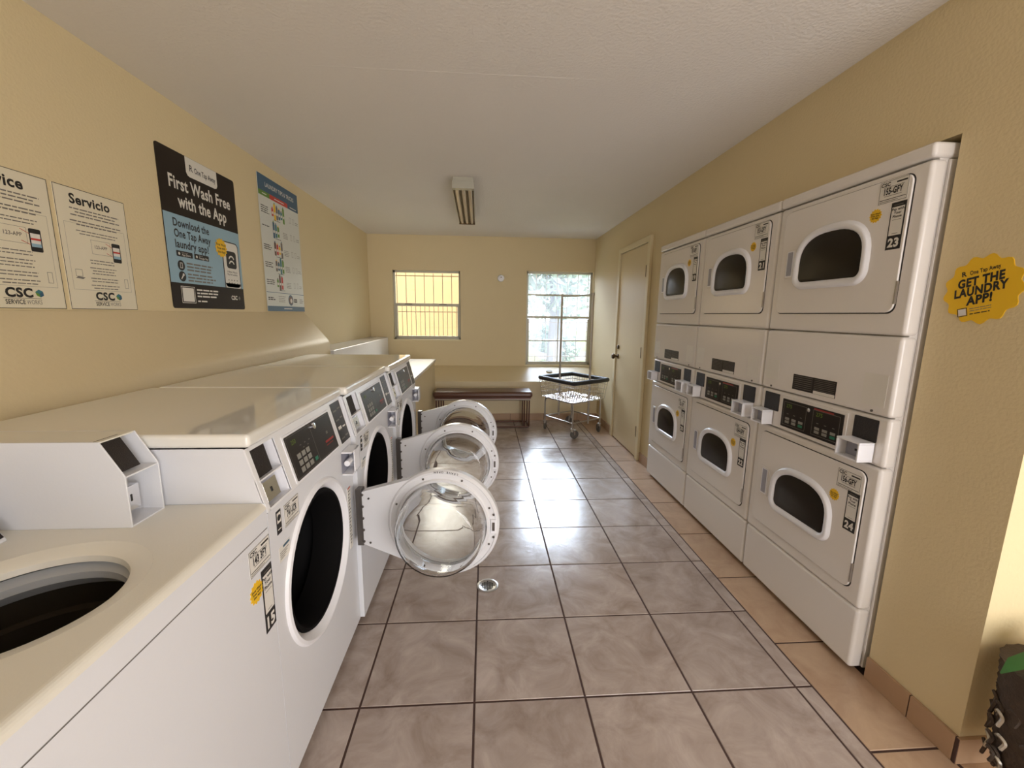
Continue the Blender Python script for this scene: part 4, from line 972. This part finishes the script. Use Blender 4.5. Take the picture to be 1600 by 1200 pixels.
for sx in (-1, 1):
    for sy in (-1, 1):
        b = MB(); b.lathe([(0.014, 0.05), (0.014, 0.07), (0.02, 0.075), (0.02, 0.09), (0.008, 0.092), (0.008, 0.12)], (sx * fx, sy * fy, 0.03), CHROMED, 'z', 12)
        a = 0.9 + sx * 0.7 + sy * 0.5; d_ = Vector((math.cos(a), math.sin(a), 0)); n_ = Vector((-d_.y, d_.x, 0)); c_ = Vector((sx * fx, sy * fy, 0)) + d_ * 0.028
        for q in (-1, 1):
            p = c_ + n_ * 0.017 * q; b.add([tuple(p - d_ * 0.022 + Vector((0, 0, 0.105))), tuple(p + d_ * 0.004 + Vector((0, 0, 0.105))), tuple(p + d_ * 0.006 + Vector((0, 0, 0.048))), tuple(p - d_ * 0.006 + Vector((0, 0, 0.045)))], [(0, 1, 2, 3)], CHROMED)
        p0 = c_ - d_ * 0.04; b.quad(tuple(c_ - d_ * 0.03 + n_ * 0.017 + Vector((0, 0, 0.105))), tuple(c_ + d_ * 0.02 + n_ * 0.017 + Vector((0, 0, 0.105))), tuple(c_ + d_ * 0.02 - n_ * 0.017 + Vector((0, 0, 0.105))), tuple(c_ - d_ * 0.03 - n_ * 0.017 + Vector((0, 0, 0.105))), CHROMED)
        f_ = b.build('caster_fork', r)
        b = MB(); b.M = frame_mat((c_.x, c_.y, 0.052), tuple(d_), tuple(n_), (0, 0, 1)); b.lathe([(0.0, -0.013), (0.030, -0.013), (0.046, -0.012), (0.051, -0.006), (0.051, 0.006), (0.046, 0.012), (0.030, 0.013), (0.0, 0.013)], (0, 0, 0), WHEEL, 'y', 28)
        b.build('wheel', f_)
for sy in (-1, 1):
    b = MB(); yy = -sy * 0.0; xx = 0.0
    b.tube([(0.012, sy * (fy + 0.012), zf - 0.03), (0.012, sy * (fy + 0.012), 1.655)], 0.0125, CHROMED, 10); b.lathe([(0.016, 0), (0.014, 0.03)], (0.012, sy * (fy + 0.012), 1.63), CHROMED, 'z', 12, True, True); b.build('hanger_post', r)
b = MB(); b.tube([(0.012, -fy - 0.012, 1.645), (0.012, 0.0, 1.625), (0.012, fy + 0.012, 1.63)], 0.006, CHROMED, 8); b.build('hanging_bar', r)

# ------------------------------------------------------------------ planter in the alcove
r = thing('planter', 'dark wicker planter with a green leaf at the right edge, outside the corner', 'planter', (1.635, YC - 0.145, 0))
b = MB()
Ls = []
for i in range(18):
    z = 0.10 + 0.34 * i / 17; rr = 0.095 + 0.025 * i / 17 + (0.006 if i % 2 else 0); Ls.append([(rr * math.cos(2 * PI * k / 40) * (1 + 0.03 * (k % 2)), rr * math.sin(2 * PI * k / 40) * (1 + 0.03 * (k % 2)), z) for k in range(40)])
b.loops(Ls, WICKER, True, True, True); b.build('pot', r, ang=70)
b = MB()
for k in range(16):
    a = 2 * PI * k / 16 + 0.2; q_ = 0.45 if math.sin(a) > 0.2 else 1.0; p = [(0.04 * math.cos(a), 0.04 * math.sin(a), 0.43), (0.09 * math.cos(a) * q_, 0.09 * math.sin(a) * q_, 0.48 + 0.02 * (k % 3)), (0.14 * math.cos(a) * q_, 0.14 * math.sin(a) * q_, 0.475), (0.17 * math.cos(a) * q_, 0.17 * math.sin(a) * q_, 0.44)]
    sd = Vector((-math.sin(a), math.cos(a), 0)); ws = (0.012, 0.026, 0.02, 0.002)
    V = []
    for q, wd in zip(p, ws): V += [tuple(Vector(q) - sd * wd), tuple(Vector(q) + sd * wd)]
    b.add(V, [(0, 1, 3, 2), (2, 3, 5, 4), (4, 5, 7, 6)], LEAF)
b.build('leaves', r)
b = MB()
for k in range(34):
    a = PI + (random.random() - 0.5) * 2.6; z0 = 0.12 + random.random() * 0.3; rr = 0.112 + 0.008 * random.random(); L0 = 0.03 + 0.03 * random.random()
    pts = [(rr * math.cos(a), rr * math.sin(a), z0), ((rr + 0.006) * math.cos(a + 0.12), (rr + 0.006) * math.sin(a + 0.12), z0 + L0 * 0.4), (rr * math.cos(a + 0.26), rr * math.sin(a + 0.26), z0 + L0 * 0.1), ((rr + 0.004) * math.cos(a + 0.2), (rr + 0.004) * math.sin(a + 0.2), z0 - L0 * 0.7)]
    b.tube(arcpath(pts, 0.02), 0.005, FOIL if k % 5 == 0 else WICKER, 5)
b.build('woven_strands', r)
for a in (45, 135, 225, 315):
    c_, s_ = math.cos(math.radians(a)) * 0.07, math.sin(math.radians(a)) * 0.07
    b = MB(); b.tube([(c_ * 1.15, s_ * 1.15, 0.0), (c_, s_, 0.105)], 0.009, WICKER, 8); b.build('leg', r)
